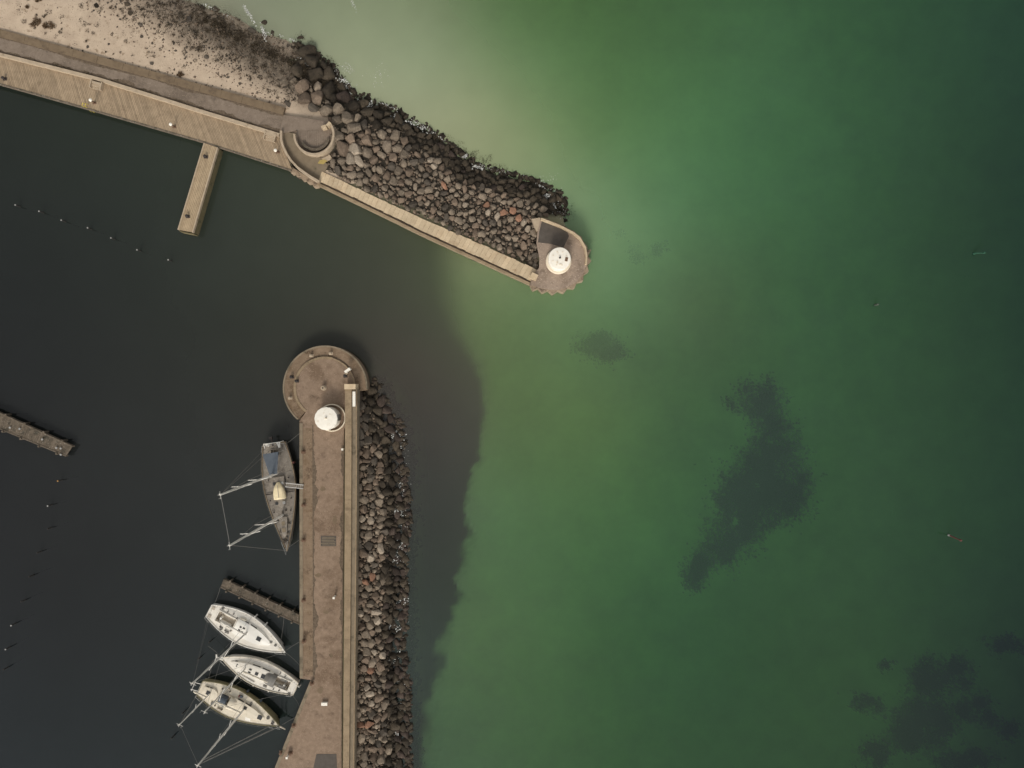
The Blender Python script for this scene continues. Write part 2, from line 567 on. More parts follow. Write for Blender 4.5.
       # radiance of a white horizontal surface in this light
DARK = [(20, 150, 45, 49, 45), (20, 300, 43, 45, 44), (30, 550, 43, 44, 44), (30, 740, 42, 46, 47), (150, 350, 49, 51, 48),
        (240, 250, 57, 61, 54), (240, 500, 52, 54, 52), (350, 300, 64, 66, 57), (420, 330, 72, 73, 63), (400, 250, 71, 74, 61), (460, 290, 82, 90, 68),
        (180, 740, 46, 50, 50), (100, 200, 47, 51, 47), (400, 360, 72, 68, 60), (440, 420, 70, 68, 62), (440, 500, 63, 65, 60),
        (430, 580, 59, 64, 58), (415, 680, 57, 65, 60), (415, 750, 53, 59, 54), (100, 640, 43, 45, 45), (260, 330, 55, 57, 51), (480, 275, 85, 96, 70)]
GREEN = [(500, 320, 98, 116, 79), (500, 420, 90, 111, 74), (490, 520, 84, 112, 77), (480, 620, 80, 106, 72), (450, 740, 74, 99, 70),
         (560, 330, 96, 120, 82), (610, 290, 101, 131, 92), (600, 240, 119, 146, 106), (570, 205, 126, 148, 111), (505, 140, 139, 151, 112), (420, 60, 142, 154, 121),
         (330, 20, 140, 148, 118), (360, 90, 154, 159, 128), (550, 60, 96, 125, 83), (470, 60, 127, 142, 106), (510, 15, 90, 117, 76), (435, 10, 124, 137, 104), (560, 8, 81, 111, 68), (480, 110, 143, 152, 115), (540, 150, 132, 148, 107), (590, 130, 97, 126, 82), (640, 10, 73, 104, 66), (650, 80, 80, 115, 73), (750, 60, 70, 105, 70),
         (850, 60, 59, 92, 62), (990, 40, 46, 73, 54), (1030, 250, 42, 64, 50), (1030, 600, 38, 58, 45), (680, 200, 86, 122, 84), (760, 200, 69, 104, 70), (850, 200, 60, 92, 63), (985, 200, 45, 68, 51),  # outer points darkened: lens vignette painted into the water colour
         (700, 300, 77, 101, 70), (800, 320, 63, 94, 64), (950, 350, 50, 75, 54), (600, 420, 85, 111, 71), (640, 550, 68, 102, 66), (560, 650, 71, 101, 66),
         (700, 680, 55, 85, 57), (660, 600, 60, 92, 61), (800, 650, 53, 80, 54), (900, 600, 50, 76, 53), (1000, 550, 43, 66, 49), (1010, 745, 33, 50, 40), (850, 500, 56, 84, 58),
         (560, 750, 66, 95, 62), (750, 750, 52, 79, 53), (250, 5, 132, 137, 114), (200, 0, 140, 138, 115), (640, 350, 80, 106, 74), (900, 720, 50, 76, 51), (960, 660, 43, 65, 48), (680, 440, 68, 98, 66)]
PX = GX / H * F + 512
PY = 384 - GY / H * F
PXc, PYc = np.clip(PX, -60, 1084), np.clip(PY, -60, 828)


def field(pts):
    """smooth (thin plate) interpolation of the silt colours between colour samples, lens vignette included"""
    P = np.array(pts, float)
    xy, c = P[:, :2] / 400.0, np.log(np.maximum(s2l(P[:, 2:]), 1e-3))
    ker = lambda d2: 0.5 * d2 * np.log(d2 + 1e-9)
    n = len(P)
    A = np.zeros((n + 3, n + 3))
    A[:n, :n] = ker(((xy[:, None] - xy[None]) ** 2).sum(-1)) + 1.2e-2 * np.eye(n)
    A[:n, n] = 1
    A[:n, n + 1:] = xy
    A[n:, :n] = A[:n, n:].T
    w_ = np.linalg.solve(A, np.concatenate([c, np.zeros((3, 3))]))
    out = np.zeros(PX.shape + (3,)) + w_[n]
    X_, Y_ = PXc / 400.0, PYc / 400.0
    out += X_[..., None] * w_[n + 1] + Y_[..., None] * w_[n + 2]
    for k in range(n):
        out += ker((X_ - xy[k, 0]) ** 2 + (Y_ - xy[k, 1]) ** 2)[..., None] * w_[k]
    return np.exp(np.clip(out, np.log(s2l((24, 24, 24))), np.log(s2l((170, 170, 150)))))


EDGE = [(448, -600), (462, 262), (464, 300), (466, 330), (479, 365), (487, 405), (482, 450), (470, 500), (466, 560), (453, 610), (441, 650), (431, 690), (428, 770), (425, 900), (425, 3000)]
ed = seg_dist(PX, PY, EDGE, False)
left = inside(PX, PY, EDGE + [(-9000, 3000), (-9000, -600)])
ed = np.where(left, -ed, ed) + vnoise(PX, PY, 60, 7, 3) * 3 + vnoise(PX, PY, 16, 17, 4) * np.interp(PY, [300, 420, 520, 800], [1, 3, 8, 8])
soft = np.interp(PY, [0, 290, 330, 370, 420, 520, 600, 800], [50, 34, 20, 9, 5, 6, 9, 9])
mk = np.clip(ed / soft * .5 + .5, 0, 1)
mk = mk * mk * (3 - 2 * mk)
NPIER = [(-900, -200), (0, 45), (284, 130), (330, 175), (545, 275)]       # north of this line the water is the open sea
open_n = inside(PX, PY, NPIER + [(575, 262), (620, 100), (620, -900), (-900, -900)])
mk = np.where(open_n, 1.0, mk)
target = field(DARK) * (1 - mk[..., None]) + field(GREEN) * mk[..., None]
SKYREF = .0205 * (.36 + .10 * np.exp(-((PYc - 384) / 200) ** 2) + .75 * np.clip((PYc - 384) / 400, 0, 1) ** 1.6 * np.exp(-((PXc - 400) / 420) ** 2))[..., None]  # sky reflection seen from the camera, subtracted from the painted water colour
target *= (1 + 0.05 * vnoise(PX, PY, 90, 9, 5) + .02 * vnoise(PX, PY, 14, 10, 3))[..., None]
murk = 0.93 * (1 - mk) + 0.24 * mk
shore = np.clip(-GZ / 1.1, 0, 1)
toe = seg_dist(GX, GY, LAND_S[:10], False)
murk = np.where((GX > -24) & ~open_n, murk * (1 - .5 * np.exp(-(toe / 1.9) ** 2)), murk)
near_beach = np.where(open_n, np.clip((470 - PX) / 200, 0, 1) ** 2, 0)
murk = np.maximum(murk, near_beach * (.9 - .5 * (1 - shore)))
TINT = np.array([.17, .75, .16])[None, None] ** np.clip(-GZ / 3.2, 0, 1.1)[..., None]      # light lost on the way down and up
BED = np.array([.25, .235, .142]) * TINT
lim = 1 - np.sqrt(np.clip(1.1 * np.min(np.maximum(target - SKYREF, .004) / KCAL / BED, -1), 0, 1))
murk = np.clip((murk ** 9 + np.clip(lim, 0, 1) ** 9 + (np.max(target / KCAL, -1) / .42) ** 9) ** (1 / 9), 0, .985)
silt_vignette = np.clip((np.maximum(target - SKYREF, .004) / KCAL - .5 * ((1 - murk) ** 2 * (1 - RUBA) * np.maximum(mk, .15))[..., None] * BED) / np.maximum(murk[..., None], .2), .0025, .6)
silt_vignette = np.minimum(silt_vignette, (1.4 + 7.6 * (1 - near_beach) ** 2)[..., None] * target / KCAL)

t = NT('sea_water')
co = t.n('ShaderNodeTexCoord').outputs['Object']
dif = t.n('ShaderNodeBsdfDiffuse')
t.l(t.attr('silt_vignette').outputs['Color'], dif.inputs['Color'])
tr = t.n('ShaderNodeBsdfTransparent')
t.l(t.attr('tint').outputs['Color'], tr.inputs['Color'])
m1 = t.n('ShaderNodeMixShader')
t.l(t.attr('murk').outputs['Fac'], m1.inputs[0])
t.l(tr.outputs[0], m1.inputs[1])
t.l(dif.outputs[0], m1.inputs[2])
gl = t.n('ShaderNodeBsdfGlossy', distribution='BECKMANN')
gl.inputs['Roughness'].default_value = .06
gl.inputs['Color'].default_value = (1, 1, 1, 1)
hsum = t.math('ADD', t.math('MULTIPLY', t.noise(co, .55, 5, .55), 1.0), t.math('MULTIPLY', t.noise(co, 2.4, 4, .6), .35))
nb = t.bump(hsum, .32, .07)
t.l(nb, gl.inputs['Normal'])
fr = t.n('ShaderNodeFresnel')
fr.inputs['IOR'].default_value = 1.33
t.l(nb, fr.inputs['Normal'])
m2 = t.n('ShaderNodeMixShader')
t.l(fr.outputs[0], m2.inputs[0])
t.l(m1.outputs[0], m2.inputs[1])
t.l(gl.outputs[0], m2.inputs[2])
t.l(m2.outputs[0], t.out.inputs['Surface'])
tag(grid_mesh('water', xs, ys, np.zeros(GX.shape), t.m, attrs={'silt_vignette': silt_vignette, 'murk': murk, 'tint': np.sqrt(TINT)}), kind='structure')

# --- beach
bx = np.arange(-105, -20, .22)
by = np.arange(26, 82, .22)
BX, BY = np.meshgrid(bx, by, indexing='ij')
BZ = height(BX, BY)
bpx, bpy_ = BX / H * F + 512, 384 - BY / H * F
SH = w2([(-600, -365), (-100, -112), (60, -30), (150, 6), (200, 28), (250, 52), (290, 78), (312, 92)])
dsh = seg_dist(BX, BY, SH, False) + .9 * vnoise(BX, BY, 3.0, 21, 5)
shing = np.clip(1.35 - dsh / 3.0, 0, 1) * np.clip((bpx - 105) / 100, 0.22, .95)
wet = np.clip(1.1 - BZ / .38, 0, 1)
t = NT('beach_sand')
co = t.n('ShaderNodeTexCoord').outputs['Object']
sand = t.ramp(t.noise(co, .5, 8, .65), [(.3, (.385, .30, .22)), (.7, (.50, .40, .295))])
dry = t.mix(t.step(t.noise(co, 1.1, 8, .75), .56, .66), sand, (.24, .175, .115))
dry = t.mix(t.step(t.noise(co, 5.5, 5, .7), .60, .68), dry, (.11, .085, .06))
sh_c = t.ramp(t.noise(co, 2.6, 8, .8), [(.32, (.05, .04, .028)), (.52, (.125, .10, .074)), (.7, (.24, .196, .145))])
c = t.mix(t.attr('shingle').outputs['Fac'], dry, sh_c)
c = t.mix(t.attr('wet').outputs['Fac'], c, t.mix(.5, c, (.10, .09, .06)))
t.principled(c, .95, normal=t.bump(t.noise(co, 6, 6, .7), .6, .06))
rubb = sdist(BX, BY, RUB_N)
tag(grid_mesh('beach', bx, by, BZ + .02 + .03 * vnoise(BX, BY, 1.2, 5), t.m, keep=(BZ > -.7) & (rubb < .3),
              attrs={'shingle': shing, 'wet': wet}), kind='structure')

# ------------------------------------------------------------------ northern quay
def boards(mb, A, B, w, z0, z1, gap=.02, jig=.0):
    """boards laid side by side between polylines A and B of equal param"""
    def lerp(P, s):
        L = [0]
        for a, b in zip(P[:-1], P[1:]):
            L.append(L[-1] + (b - a).length)
        s *= L[-1]
        for i in range(len(P) - 1):
            if s <= L[i + 1] + 1e-6:
                return P[i].lerp(P[i + 1], (s - L[i]) / (L[i + 1] - L[i]))
        return P[-1]
    tot = sum((b - a).length for a, b in zip(A[:-1], A[1:]))
    n = max(1, int(tot / w))
    g = gap / tot
    for i in range(n):
        s0, s1 = i / n + g / 2, (i + 1) / n - g / 2
        j = random.uniform(-jig, jig)
        q = [lerp(A, s0), lerp(A, s1), lerp(B, s1), lerp(B, s0)]
        d = (q[2] - q[1]).normalized() * j
        mb.prism([p + d for p in q], z0, z1 + random.uniform(-.008, .008))


ZD = 1.6
U = [(-330, -42), (-130, 20), (0, 56.5), (98, 81), (200, 113), (279, 137)]
Lw = [(-330, -10), (-130, 46), (0, 83), (100, 111), (204, 141), (292, 169.5)]
q = thing('timber_quay', 'long pale timber quay with crosswise boards along the northern harbour side', 'quay', at(100, 95, 0))
mb = MB()
boards(mb, pxs(U, ZD), pxs(Lw, ZD), .24, ZD - .09, ZD, .022, .03)
mb.build('deck_boards', 'deck_wood', q)
MB().prism(pxs([(x, y + .5) for x, y in U] + [(x, y - 4) for x, y in Lw[::-1]], ZD), -3.5, ZD - .1).build('quay_wall', 'quay_wall', q)
mb = MB()
mb.ribbon([at(x, y + .9, ZD) for x, y in Lw[:-1]] + [at(291, 170, ZD)], .18, ZD - .55, ZD + .03)
mb.build('edge_beam', 'old_wood', q)
mb = MB()
for p in resample(pxs(Lw, ZD), 2.4):
    mb.tube([(p.x, p.y + .3, -3.5), (p.x, p.y + .3, ZD - .15)], .14, 8)
mb.build('fender_piles', 'old_wood', q)

# jetty reaching into the harbour from the quay
j = thing('jetty', 'short timber jetty jutting south from the long boarded quay', 'jetty', at(198, 188, 0))
JA = [(204.5, 143.0), (178.2, 229.8)]
JB = [(217.6, 147.6), (192.6, 232.6)]
a0, a1 = at(*JA[0], ZD), at(*JA[1], ZD)
b0, b1 = at(*JB[0], ZD), at(*JB[1], ZD)
mb = MB()
nb_ = 9
for i in range(nb_):
    s0, s1 = i / nb_ + .008, (i + 1) / nb_ - .008
    cuts = sorted([0, 1] + [random.uniform(.12, .88) for _ in range(2)])
    for c0, c1 in zip(cuts[:-1], cuts[1:]):
        mb.prism([a0.lerp(b0, s0).lerp(a1.lerp(b1, s0), c0), a0.lerp(b0, s1).lerp(a1.lerp(b1, s1), c0),
                  a0.lerp(b0, s1).lerp(a1.lerp(b1, s1), c1 - .002), a0.lerp(b0, s0).lerp(a1.lerp(b1, s0), c1 - .002)], ZD - .09, ZD + random.uniform(-.006, .006))
mb.build('deck_boards', 'jetty_wood', j)
for A in ((a0, a1), (b0, b1)):
    mb = MB().ribbon([A[0], A[1]], .16, ZD - .35, ZD + .07)
    mb.build('edge_beam', 'pale_concrete', j)
mb = MB()
for k in range(6):
    z1 = ZD - .38 - k * .24
    mb.ribbon([b0 + Vector((.06, 0, 0)), b1 + Vector((.06, 0, 0))], .08, z1 - .21, z1)
    mb.ribbon([a0 - Vector((.06, 0, 0)), a1 - Vector((.06, 0, 0))], .08, z1 - .21, z1)
    mb.ribbon([a1 + Vector((0, -.1, 0)), b1 + Vector((0, -.1, 0))], .08, z1 - .21, z1)
mb.build('side_boarding', 'fascia_wood', j)
for k in range(6):
    s = .08 + k * .18
    for (A, sg) in (((a0, a1), -1), ((b0, b1), 1)):
        p = A[0].lerp(A[1], s)
        MB().tube([(p.x - sg * .05, p.y, -3.8), (p.x - sg * .05, p.y, ZD - .1)], .13, 8).build('pile', 'old_wood', j)

# kerb wall between path and quay
kw = MB().ribbon(resample(pxs([(x, y - 2.2) for x, y in U], 2.1), 3), .42, 1.3, 2.12)
tag(kw.build('kerb_wall', 'pale_concrete'), 'thin pale concrete kerb wall between asphalt path and boarded quay', 'wall')

# asphalt path
PN = [(-330, -58), (-130, 1), (0, 37), (97, 63.5), (200, 92), (284, 115), (306, 118), (322, 121)]
PS = [(-330, -43), (-130, 17), (0, 53.5), (98, 78), (200, 110), (279, 134), (300, 138), (322, 140)]
ZP = 1.9


def strip_sheet(A, B, z, th=.25):
    mb = MB()
    for i in range(len(A) - 1):
        mb.prism([A[i], A[i + 1], B[i + 1], B[i]], z - th, z)
    return mb


o = strip_sheet(pxs(PN[:6], ZP), pxs(PS[:6], ZP), ZP, .3).build('path', 'asphalt')
tag(o, kind='structure')
bw = MB()
for i in range(5):
    A = pxs([(PN[i][0], PN[i][1] - 4.2), (PN[i + 1][0], PN[i + 1][1] - 4.2)], 2.05)
    for u, v in zip(resample(A, 3.2)[:-1], resample(A, 3.2)[1:]):
        bw.ribbon([u, u.lerp(v, .992)], .95, 1.2, 1.99 + random.uniform(-.012, .012))
tag(bw.build('edging_wall', 'brown_wall'), 'low flat brown edging wall between the sandy beach and asphalt path', 'wall')


def dirt_strip(path_pts, z, w0, w1, seed):
    r = random.Random(seed)
    P = resample(path_pts, .16)
    mb = MB()
    vs, fs = [], []
    for i, p in enumerate(P):
        d = (P[min(i + 1, len(P) - 1)] - P[max(i - 1, 0)]).normalized()
        n = Vector((-d.y, d.x, 0))
        nz = mnoise.fractal(Vector((i * .045, seed * 1.7, 0)), .7, 2.3, 6) - .15
        w = max(.02, w0 + (w1 - w0) * (.5 + .9 * nz) + r.uniform(-.05, .05))
        vs += [p - n * .12 + Vector((0, 0, z)), p + n * w + Vector((0, 0, z))]
        if i:
            fs.append((2 * i - 2, 2 * i - 1, 2 * i + 1, 2 * i))
    return mb.add(vs, fs)


o = dirt_strip(pxs([(x, y - .6) for x, y in PS[1:6]], ZP), ZP + .006, .15, .85, 3)
PNr = [(x, y + .4) for x, y in PN[1:6]][::-1]
o.add(*(lambda m: (m.v, m.f))(dirt_strip(pxs(PNr, ZP), ZP + .006, .05, .35, 8)))
tag(o.build('verge', 'dirt'), kind='structure')


def tufts(mb, p, n, r, h, seed=None):
    for _ in range(n):
        a, d = random.uniform(0, 6.283), r * math.sqrt(random.random())
        c = Vector((p[0] + d * math.cos(a), p[1] + d * math.sin(a), p[2]))
        b = random.uniform(0, 6.283)
        u = Vector((math.cos(b), math.sin(b), 0)) * h * random.uniform(.2, .45)
        tip = c + Vector((random.uniform(-.6, .6) * h, random.uniform(-.6, .6) * h, h * random.uniform(.4, 1.1)))
        w = Vector((-u.y, u.x, 0)) * .7
        mb.add([c - u, c + u, tip + w * .5, tip - w * .3], [(0, 1, 2, 3)])


mb = MB()
for i, p in enumerate(resample(pxs([(x, y - 1.0) for x, y in PS[1:6]], ZP), .3)):
    if mnoise.noise(Vector((i * .11, 5, 0))) > .05:
        tufts(mb, (p.x, p.y + .1, ZP), 7, .22, .16)
tag(mb.build('weeds', 'weed_tuft'), 'dark weeds growing in dirt along the kerb wall', 'weeds', kind='stuff')

# steps beside the kerb wall
def steps(px, py, label, rz):
    t_ = thing('steps', label, 'steps', at(px, py, ZD), rz, 'concrete steps from the path down to the quay')
    for k in range(3):
        MB().box((0, -.2 - .3 * k, .25 - .1 * k), (1.25, .28, .5 - .2 * k + .002 * k)).build('tread', 'pale_concrete', t_, local=True)
    for s in (-1, 1):
        MB().box((s * .70, -.45, .3), (.13, 1.0, .62)).build('side_wall', 'pale_concrete', t_, local=True)


steps(99, 83, 'small concrete steps halfway along the kerb wall beside the path', R(-15))
steps(272, 134.5, 'small concrete steps at kerb wall end beside the round lookout', R(-16))

# ------------------------------------------------------------------ round lookout (roundel)
CX, CY = 315.4, 136.6
ZR = 2.0
rc = at(CX, CY, ZR)
pm = (H - ZR) / F       # metres per pixel there


def arc(c, r, a0, a1, n):
    return [Vector((c[0] + r * math.cos(R(a0 + (a1 - a0) * k / n)), c[1] + r * math.sin(R(a0 + (a1 - a0) * k / n)), 0)) for k in range(n + 1)]


rd = thing('round_lookout', 'round walled lookout platform where asphalt path ends at the boulders', 'lookout', (rc.x, rc.y, 0))
poly = arc(rc, 19.5 * pm, -200, 50, 40) + pxs([(308, 118.5), (283.8, 115), (279, 134)], ZR)
MB().prism(poly, -1.0, ZR).build('base', 'asphalt', rd)
mb = MB()
n = 15
for i in range(n):
    x0, x1 = -16.5 + 33 * i / n, -16.5 + 33 * (i + 1) / n
    h = math.sqrt(max(0, 17.3 ** 2 - max(abs(x0), abs(x1)) ** 2))
    top = min(h, 6 + x0 * .05)
    mb.prism([(rc.x + (x0 + .12) * pm, rc.y - h * pm), (rc.x + (x1 - .12) * pm, rc.y - h * pm), (rc.x + (x1 - .12) * pm, rc.y + top * pm), (rc.x + (x0 + .12) * pm, rc.y + top * pm)], ZR - .05, ZR + .03)
mb.build('floor_boards', 'asphalt', rd)
MB().ribbon(arc(rc, 19.4 * pm, -182, 36, 48), .26, ZR - .4, ZR + .75).build('parapet', 'pale_concrete', rd)
MB().ribbon(arc(rc, 14.0 * pm, -150, -12, 32), .34, ZR + .031, ZR + .42).build('bench', 'old_wood', rd)
for (x, y, rz) in ((328.5, 124.0, 50), (323.6, 126.6, 20)):
    p = at(x, y, ZR + .9)
    MB().box((p.x, p.y, ZR + .47), (.62, .36, .9), R(rz)).build('pillar', 'pale_slab', rd)
MB().ribbon(arc(rc, 24.4 * pm, -128, -52, 24), 1.1 * pm * 4, 0.5, ZR - .12).build('step_ledge', 'pale_concrete', rd)
p = at(321, 161.5, ZR)
MB().prism([p + Vector((dx, dy, 0)) for dx, dy in ((-.45, -.2), (.3, -.32), (.75, .15), (.4, .3), (-.2, .2))], 1.7, ZR - .10).build('lichen_patch', 'lichen', rd)

OW = [(281, 130.5), (280.8, 138), (282.3, 145), (286, 153), (290.5, 160), (297, 167), (304, 172.2), (311, 177), (319, 181.5)]
rp = thing('curved_ramp', 'brown curved ramp wrapping the round lookout down to the promenade', 'ramp', at(300, 158, 0))
MB().prism(pxs(OW, 1.9) + pxs([(325, 171.5), (328, 165)], 1.9) + pxs([(318, 155), (301, 150), (298, 136), (297, 134)], 1.9), -3.4, 1.885).build('ramp_floor', 'ramp', rp)
MB().ribbon(resample(pxs(OW, 2.5), .5), .28, 1.4, 2.5).build('outer_wall', 'pale_concrete', rp)


def sheet_pile(path, z0, z1, pitch, amp, parent):
    P = resample(path, pitch / 2)
    vs, fs = [], []
    mb = MB()
    n = len(P)
    out = []
    for i, p in enumerate(P):
        d = (P[min(i + 1, n - 1)] - P[max(i - 1, 0)]).normalized()
        nr = Vector((d.y, -d.x, 0))
        out.append(p + nr * (amp if i % 2 else 0.02))
    inn = []
    for i, p in enumerate(P):
        d = (P[min(i + 1, n - 1)] - P[max(i - 1, 0)]).normalized()
        nr = Vector((d.y, -d.x, 0))
        inn.append(p - nr * .3)
    for i in range(n - 1):
        mb.prism([out[i], out[i + 1], inn[i + 1], inn[i]], z0, z1 - .004 * (i % 2))
    return mb.build('sheet_piles', 'rust_pile', parent)


sheet_pile(pxs([(283, 160), (287, 164.5), (293, 170.5), (301, 175.5), (309, 180), (318, 185.5)], 1.2), -3.6, 1.3, .85, .42, rp)

# ------------------------------------------------------------------ promenade along the rubble
ZW = 1.9
WN = [(321, 170.5), (360, 189.5), (397, 207), (420, 217.5), (480, 243.5), (537, 269.5)]
WS = [(317.5, 184.8), (360, 205), (399, 224), (420, 234.5), (480, 262), (530, 285)]
pr = thing('promenade', 'narrow pale concrete promenade between the rubble mound and harbour', 'walkway', at(420, 226, 0))
mb = MB()
WNe = [(x + 1, y + .6) for x, y in WN]
WSm = [(x + 1, y - 4.2) for x, y in WS]
boards(mb, pxs(WNe, ZW), pxs(WSm, ZW), .62, ZW - .3, ZW, .02, .05)
mb.build('slabs', 'pale_slab', pr)
MB().prism(pxs(WNe, ZW) + pxs([(x, y - .6) for x, y in WS[::-1]], ZW), -3.5, ZW - .31).build('quay_wall', 'quay_wall', pr)
MB().ribbon(resample(pxs([(x, y - 3.3) for x, y in WS], 1.8), 4), .22, 1.2, 1.82).build('drain_channel', 'dirt', pr)
mb = MB()
P = resample(pxs([(x, y - 1.2) for x, y in WS], ZW + .1), 2.6)
for u, v in zip(P[:-1], P[1:]):
    mb.ribbon([u, u.lerp(v, .99)], .3, 1.1, ZW + .1)
mb.build('coping', 'parapet', pr)
p = at(534, 276.5, 2.5)
MB().box((p.x, p.y, 2.2), (.85, .8, .62), R(-25)).build('end_block', 'pale_slab', pr)

# ------------------------------------------------------------------ northern pier head
ZH = 2.1
ph = thing('pier_head', 'rounded concrete pier head at the tip of the northern mole', 'pier head', at(560, 258, 0))
HEAD = [(530.5, 284.5), (538, 287.5), (548, 289.5), (558, 290), (568, 287), (577, 281.5), (583, 274), (586.5, 265), (587.5, 256), (586, 247), (580.5, 237.5), (574, 232.5), (560.5, 225.5), (541, 218), (537.5, 232), (536.5, 243), (539.5, 258), (539, 268), (531, 277)]
MB().prism(pxs(HEAD, ZH), -3.6, ZH).build('platform', 'head_floor', ph)
MB().prism(pxs([(542, 220.2), (559.5, 227), (567, 231.5), (569, 236), (563.5, 247.5), (550, 243.8), (538, 242.4), (539.2, 232)], ZH), ZH + .002, ZH + .03).build('tarmac_patch', 'tarmac_patch', ph)
WALL = [(541, 218.5), (560.5, 226), (573.5, 232.8), (580, 238), (585.3, 247.5), (586.6, 256), (586, 264)]
MB().ribbon(resample(pxs(WALL, 2.9), .6), .22, ZH - .3, 2.9).build('parapet', 'pale_slab', ph)
MB().prism(pxs([(531.5, 219), (540.5, 217.5), (539, 230), (536.5, 231.5), (534, 226)], 2.0), .4, 2.0).build('corner_slab', 'pale_concrete', ph)
SPH = pxs([(530, 285), (538, 287.8), (548, 289.8), (558, 290.3), (568, 287.4), (577.2, 281.8), (583.4, 274.3), (587, 265), (588, 256), (587.4, 250)], 1.9)
sheet_pile(SPH, -3.8, 1.9, 1.2, .5, ph)
sheet_pile(pxs([(587.6, 250), (586.2, 246.5), (580.6, 237), (573.6, 231.8), (561, 225), (543, 218)], 1.8), -3.8, 1.8, 1.2, .12, ph)


def lighthouse(top_px, z0, z1, rt, label, ring):
    c = at(top_px[0], top_px[1], z1)
    t_ = thing('harbour_light', label, 'lighthouse', (c.x, c.y, z0), 0, 'round white harbour lights on the pier heads')
    if ring:
        mb = MB()
        mb.ribbon(arc(Vector((.32, .02, 0)), 1.72, 0, 360, 48), .14, 0.0, .42)
        mb.build('kerb_ring', 'cream_paint', t_, local=True)
    else:
        MB().lathe((0, 0, 0), [(rt + .22, 0), (rt + .22, .35), (rt + .15, .42)], 40).build('plinth', 'cream_paint', t_, local=True)
    h = z1 - z0
    MB().lathe((0, 0, 0.004), [(rt - .06, 0), (rt - .1, h - .3), (rt - .1, h - .2)], 40).build('tower', 'white_paint', t_, local=True, smooth=False)
    d = MB().box((rt - .08, .1, 1.0), (.06, .8, 1.7)).build('door', 'rust' if not ring else 'grey_canvas', t_, local=True)
    MB().tube([(rt - .02, -.15, .95), (rt + .06, -.15, .95)], .03, 6).build('handle', 'dark_iron', d, local=True)
    r_ = MB().lathe((0, 0, 0), [(rt - .02, h - .21), (rt, h - .1), (rt - .05, h), (rt * .5, h + .06), (.05, h + .08)], 16 if ring else 40).build('roof', 'white_paint', t_, local=True)
    MB().lathe((.04, .06, h + .07), [(.12, 0), (.12, .18), (.04, .3)], 12).build('lantern', 'dark_iron' if not ring else 'cream_paint', r_, local=True)
    if not ring:
        MB().box((.86, -.12, h + .05), (.34, .5, .12), R(-12)).build('roof_hatch', 'rust', r_, local=True)
        for a in range(0, 360, 45):
            MB().box((.9 * math.cos(R(a + 20)), .9 * math.sin(R(a + 20)), h + .06), (.14, .1, .1), R(a)).build('roof_fitting', 'cream_paint', r_, local=True)
        MB().box((-.3, -.5, h + .08), (.2, .3, .1)).build('roof_fitting', 'cream_paint', r_, local=True)
        MB().box((.1, -.75, h + .07), (.3, .12, .1), .4).build('roof_fitting', 'cream_paint', r_, local=True)
    return t_


lighthouse((559.6, 258.4), ZH, 4.4, 1.42, 'squat white round harbour light with rust-brown roof hatch on northern pier head', False)

# ------------------------------------------------------------------ southern pier
ZS = 1.9
sp = thing('stone_pier', 'reddish brown stone pier with round end running south beside moored boats', 'pier', at(325, 550, 0))
sc_ = at(324.8, 387.8, ZS)
pm = (H - ZS) / F
disc = arc(sc_, 31 * pm, -28, 232, 48)
body = disc + pxs([(299.5, 421), (299.8, 500), (299.8, 600), (300, 678.5), (310.5, 680), (290, 731), (275, 768), (222, 900), (100, 1200), (341, 1200), (341, 900), (341.5, 768), (342.5, 600), (344, 430), (351, 405)], ZS)
MB().prism(body, -3.6, ZS).build('deck', 'pier_floor', sp)
ledge = arc(sc_, 42.3 * pm, -2, 229, 60) + arc(sc_, 31.2 * pm, 231, -2, 48)
mb = MB()
O, I = arc(sc_, 42.3 * pm, -3, 229, 60), arc(sc_, 31.15 * pm, -3, 231, 60)
for i in range(60):
    mb.prism([O[i], O[i + 1], I[i + 1], I[i]], -3.6, 1.72)
mb.prism(pxs([(366.5, 390), (357.5, 391.5), (350, 392), (351, 384), (357, 384)], 1.72), -3.6, 1.715)
mb.build('round_ledge', 'pier_brown', sp)
mb = MB()
for k in range(26):
    a = 75 + k * 6
    mb.ribbon(arc(sc_, 30.0 * pm, a + .15, a + 5.85, 3), .32, 1.5, ZS + .06 + random.uniform(-.01, .01))
for k in range(11):
    a = -4 + k * 7
    mb.ribbon(arc(sc_, 30.0 * pm, a + .15, a + 6.85, 3), .18, 1.5, ZS + .03)
mb.build('rim_coping', 'parapet', sp)
mb = MB()
mb.ribbon(arc(sc_, 41.6 * pm, -2, 229, 60), .2, 1.0, 1.78)
mb.build('outer_coping', 'parapet_low', sp)
mb = MB()
P = resample(pxs([(301.2, 423), (301.4, 678)], ZS), 2.3) 
for u, v in zip(P[:-1], P[1:]):
    mb.ribbon([u, u.lerp(v, .985)], .42, 1.2, ZS + .07 + random.uniform(-.01, .01))
P = resample(pxs([(312, 681), (291.4, 731), (276.4, 768), (224, 900)], ZS), 2.3)
for u, v in zip(P[:-1], P[1:]):
    mb.ribbon([u, u.lerp(v, .985)], .42, 1.2, ZS + .07 + random.uniform(-.01, .01))
mb.build('edge_coping', 'parapet_low', sp)
mb = MB().prism(pxs([(303.4, 428), (312.5, 428), (313, 676), (303.6, 676)], ZS), ZS + .001, ZS + .012)
mb.build('edge_strip', 'pier_brown', sp)
g = dirt_strip(pxs([(313.2, 425), (313.6, 550), (314, 680)], ZS), ZS + .016, -.1, .55, 5)
h2 = dirt_strip(pxs([(341, 900), (341.3, 700), (342.5, 560), (343.2, 445)], ZS), ZS + .016, -.15, .5, 15)
g.add(h2.v, h2.f)
g.build('gutter_dirt', 'dirt', sp)
MB().prism(pxs([(316.5, 754), (336.5, 754), (338, 790), (306, 800)], ZS), ZS + .002, ZS + .02).build('tarmac_patch', 'tarmac_patch', sp)
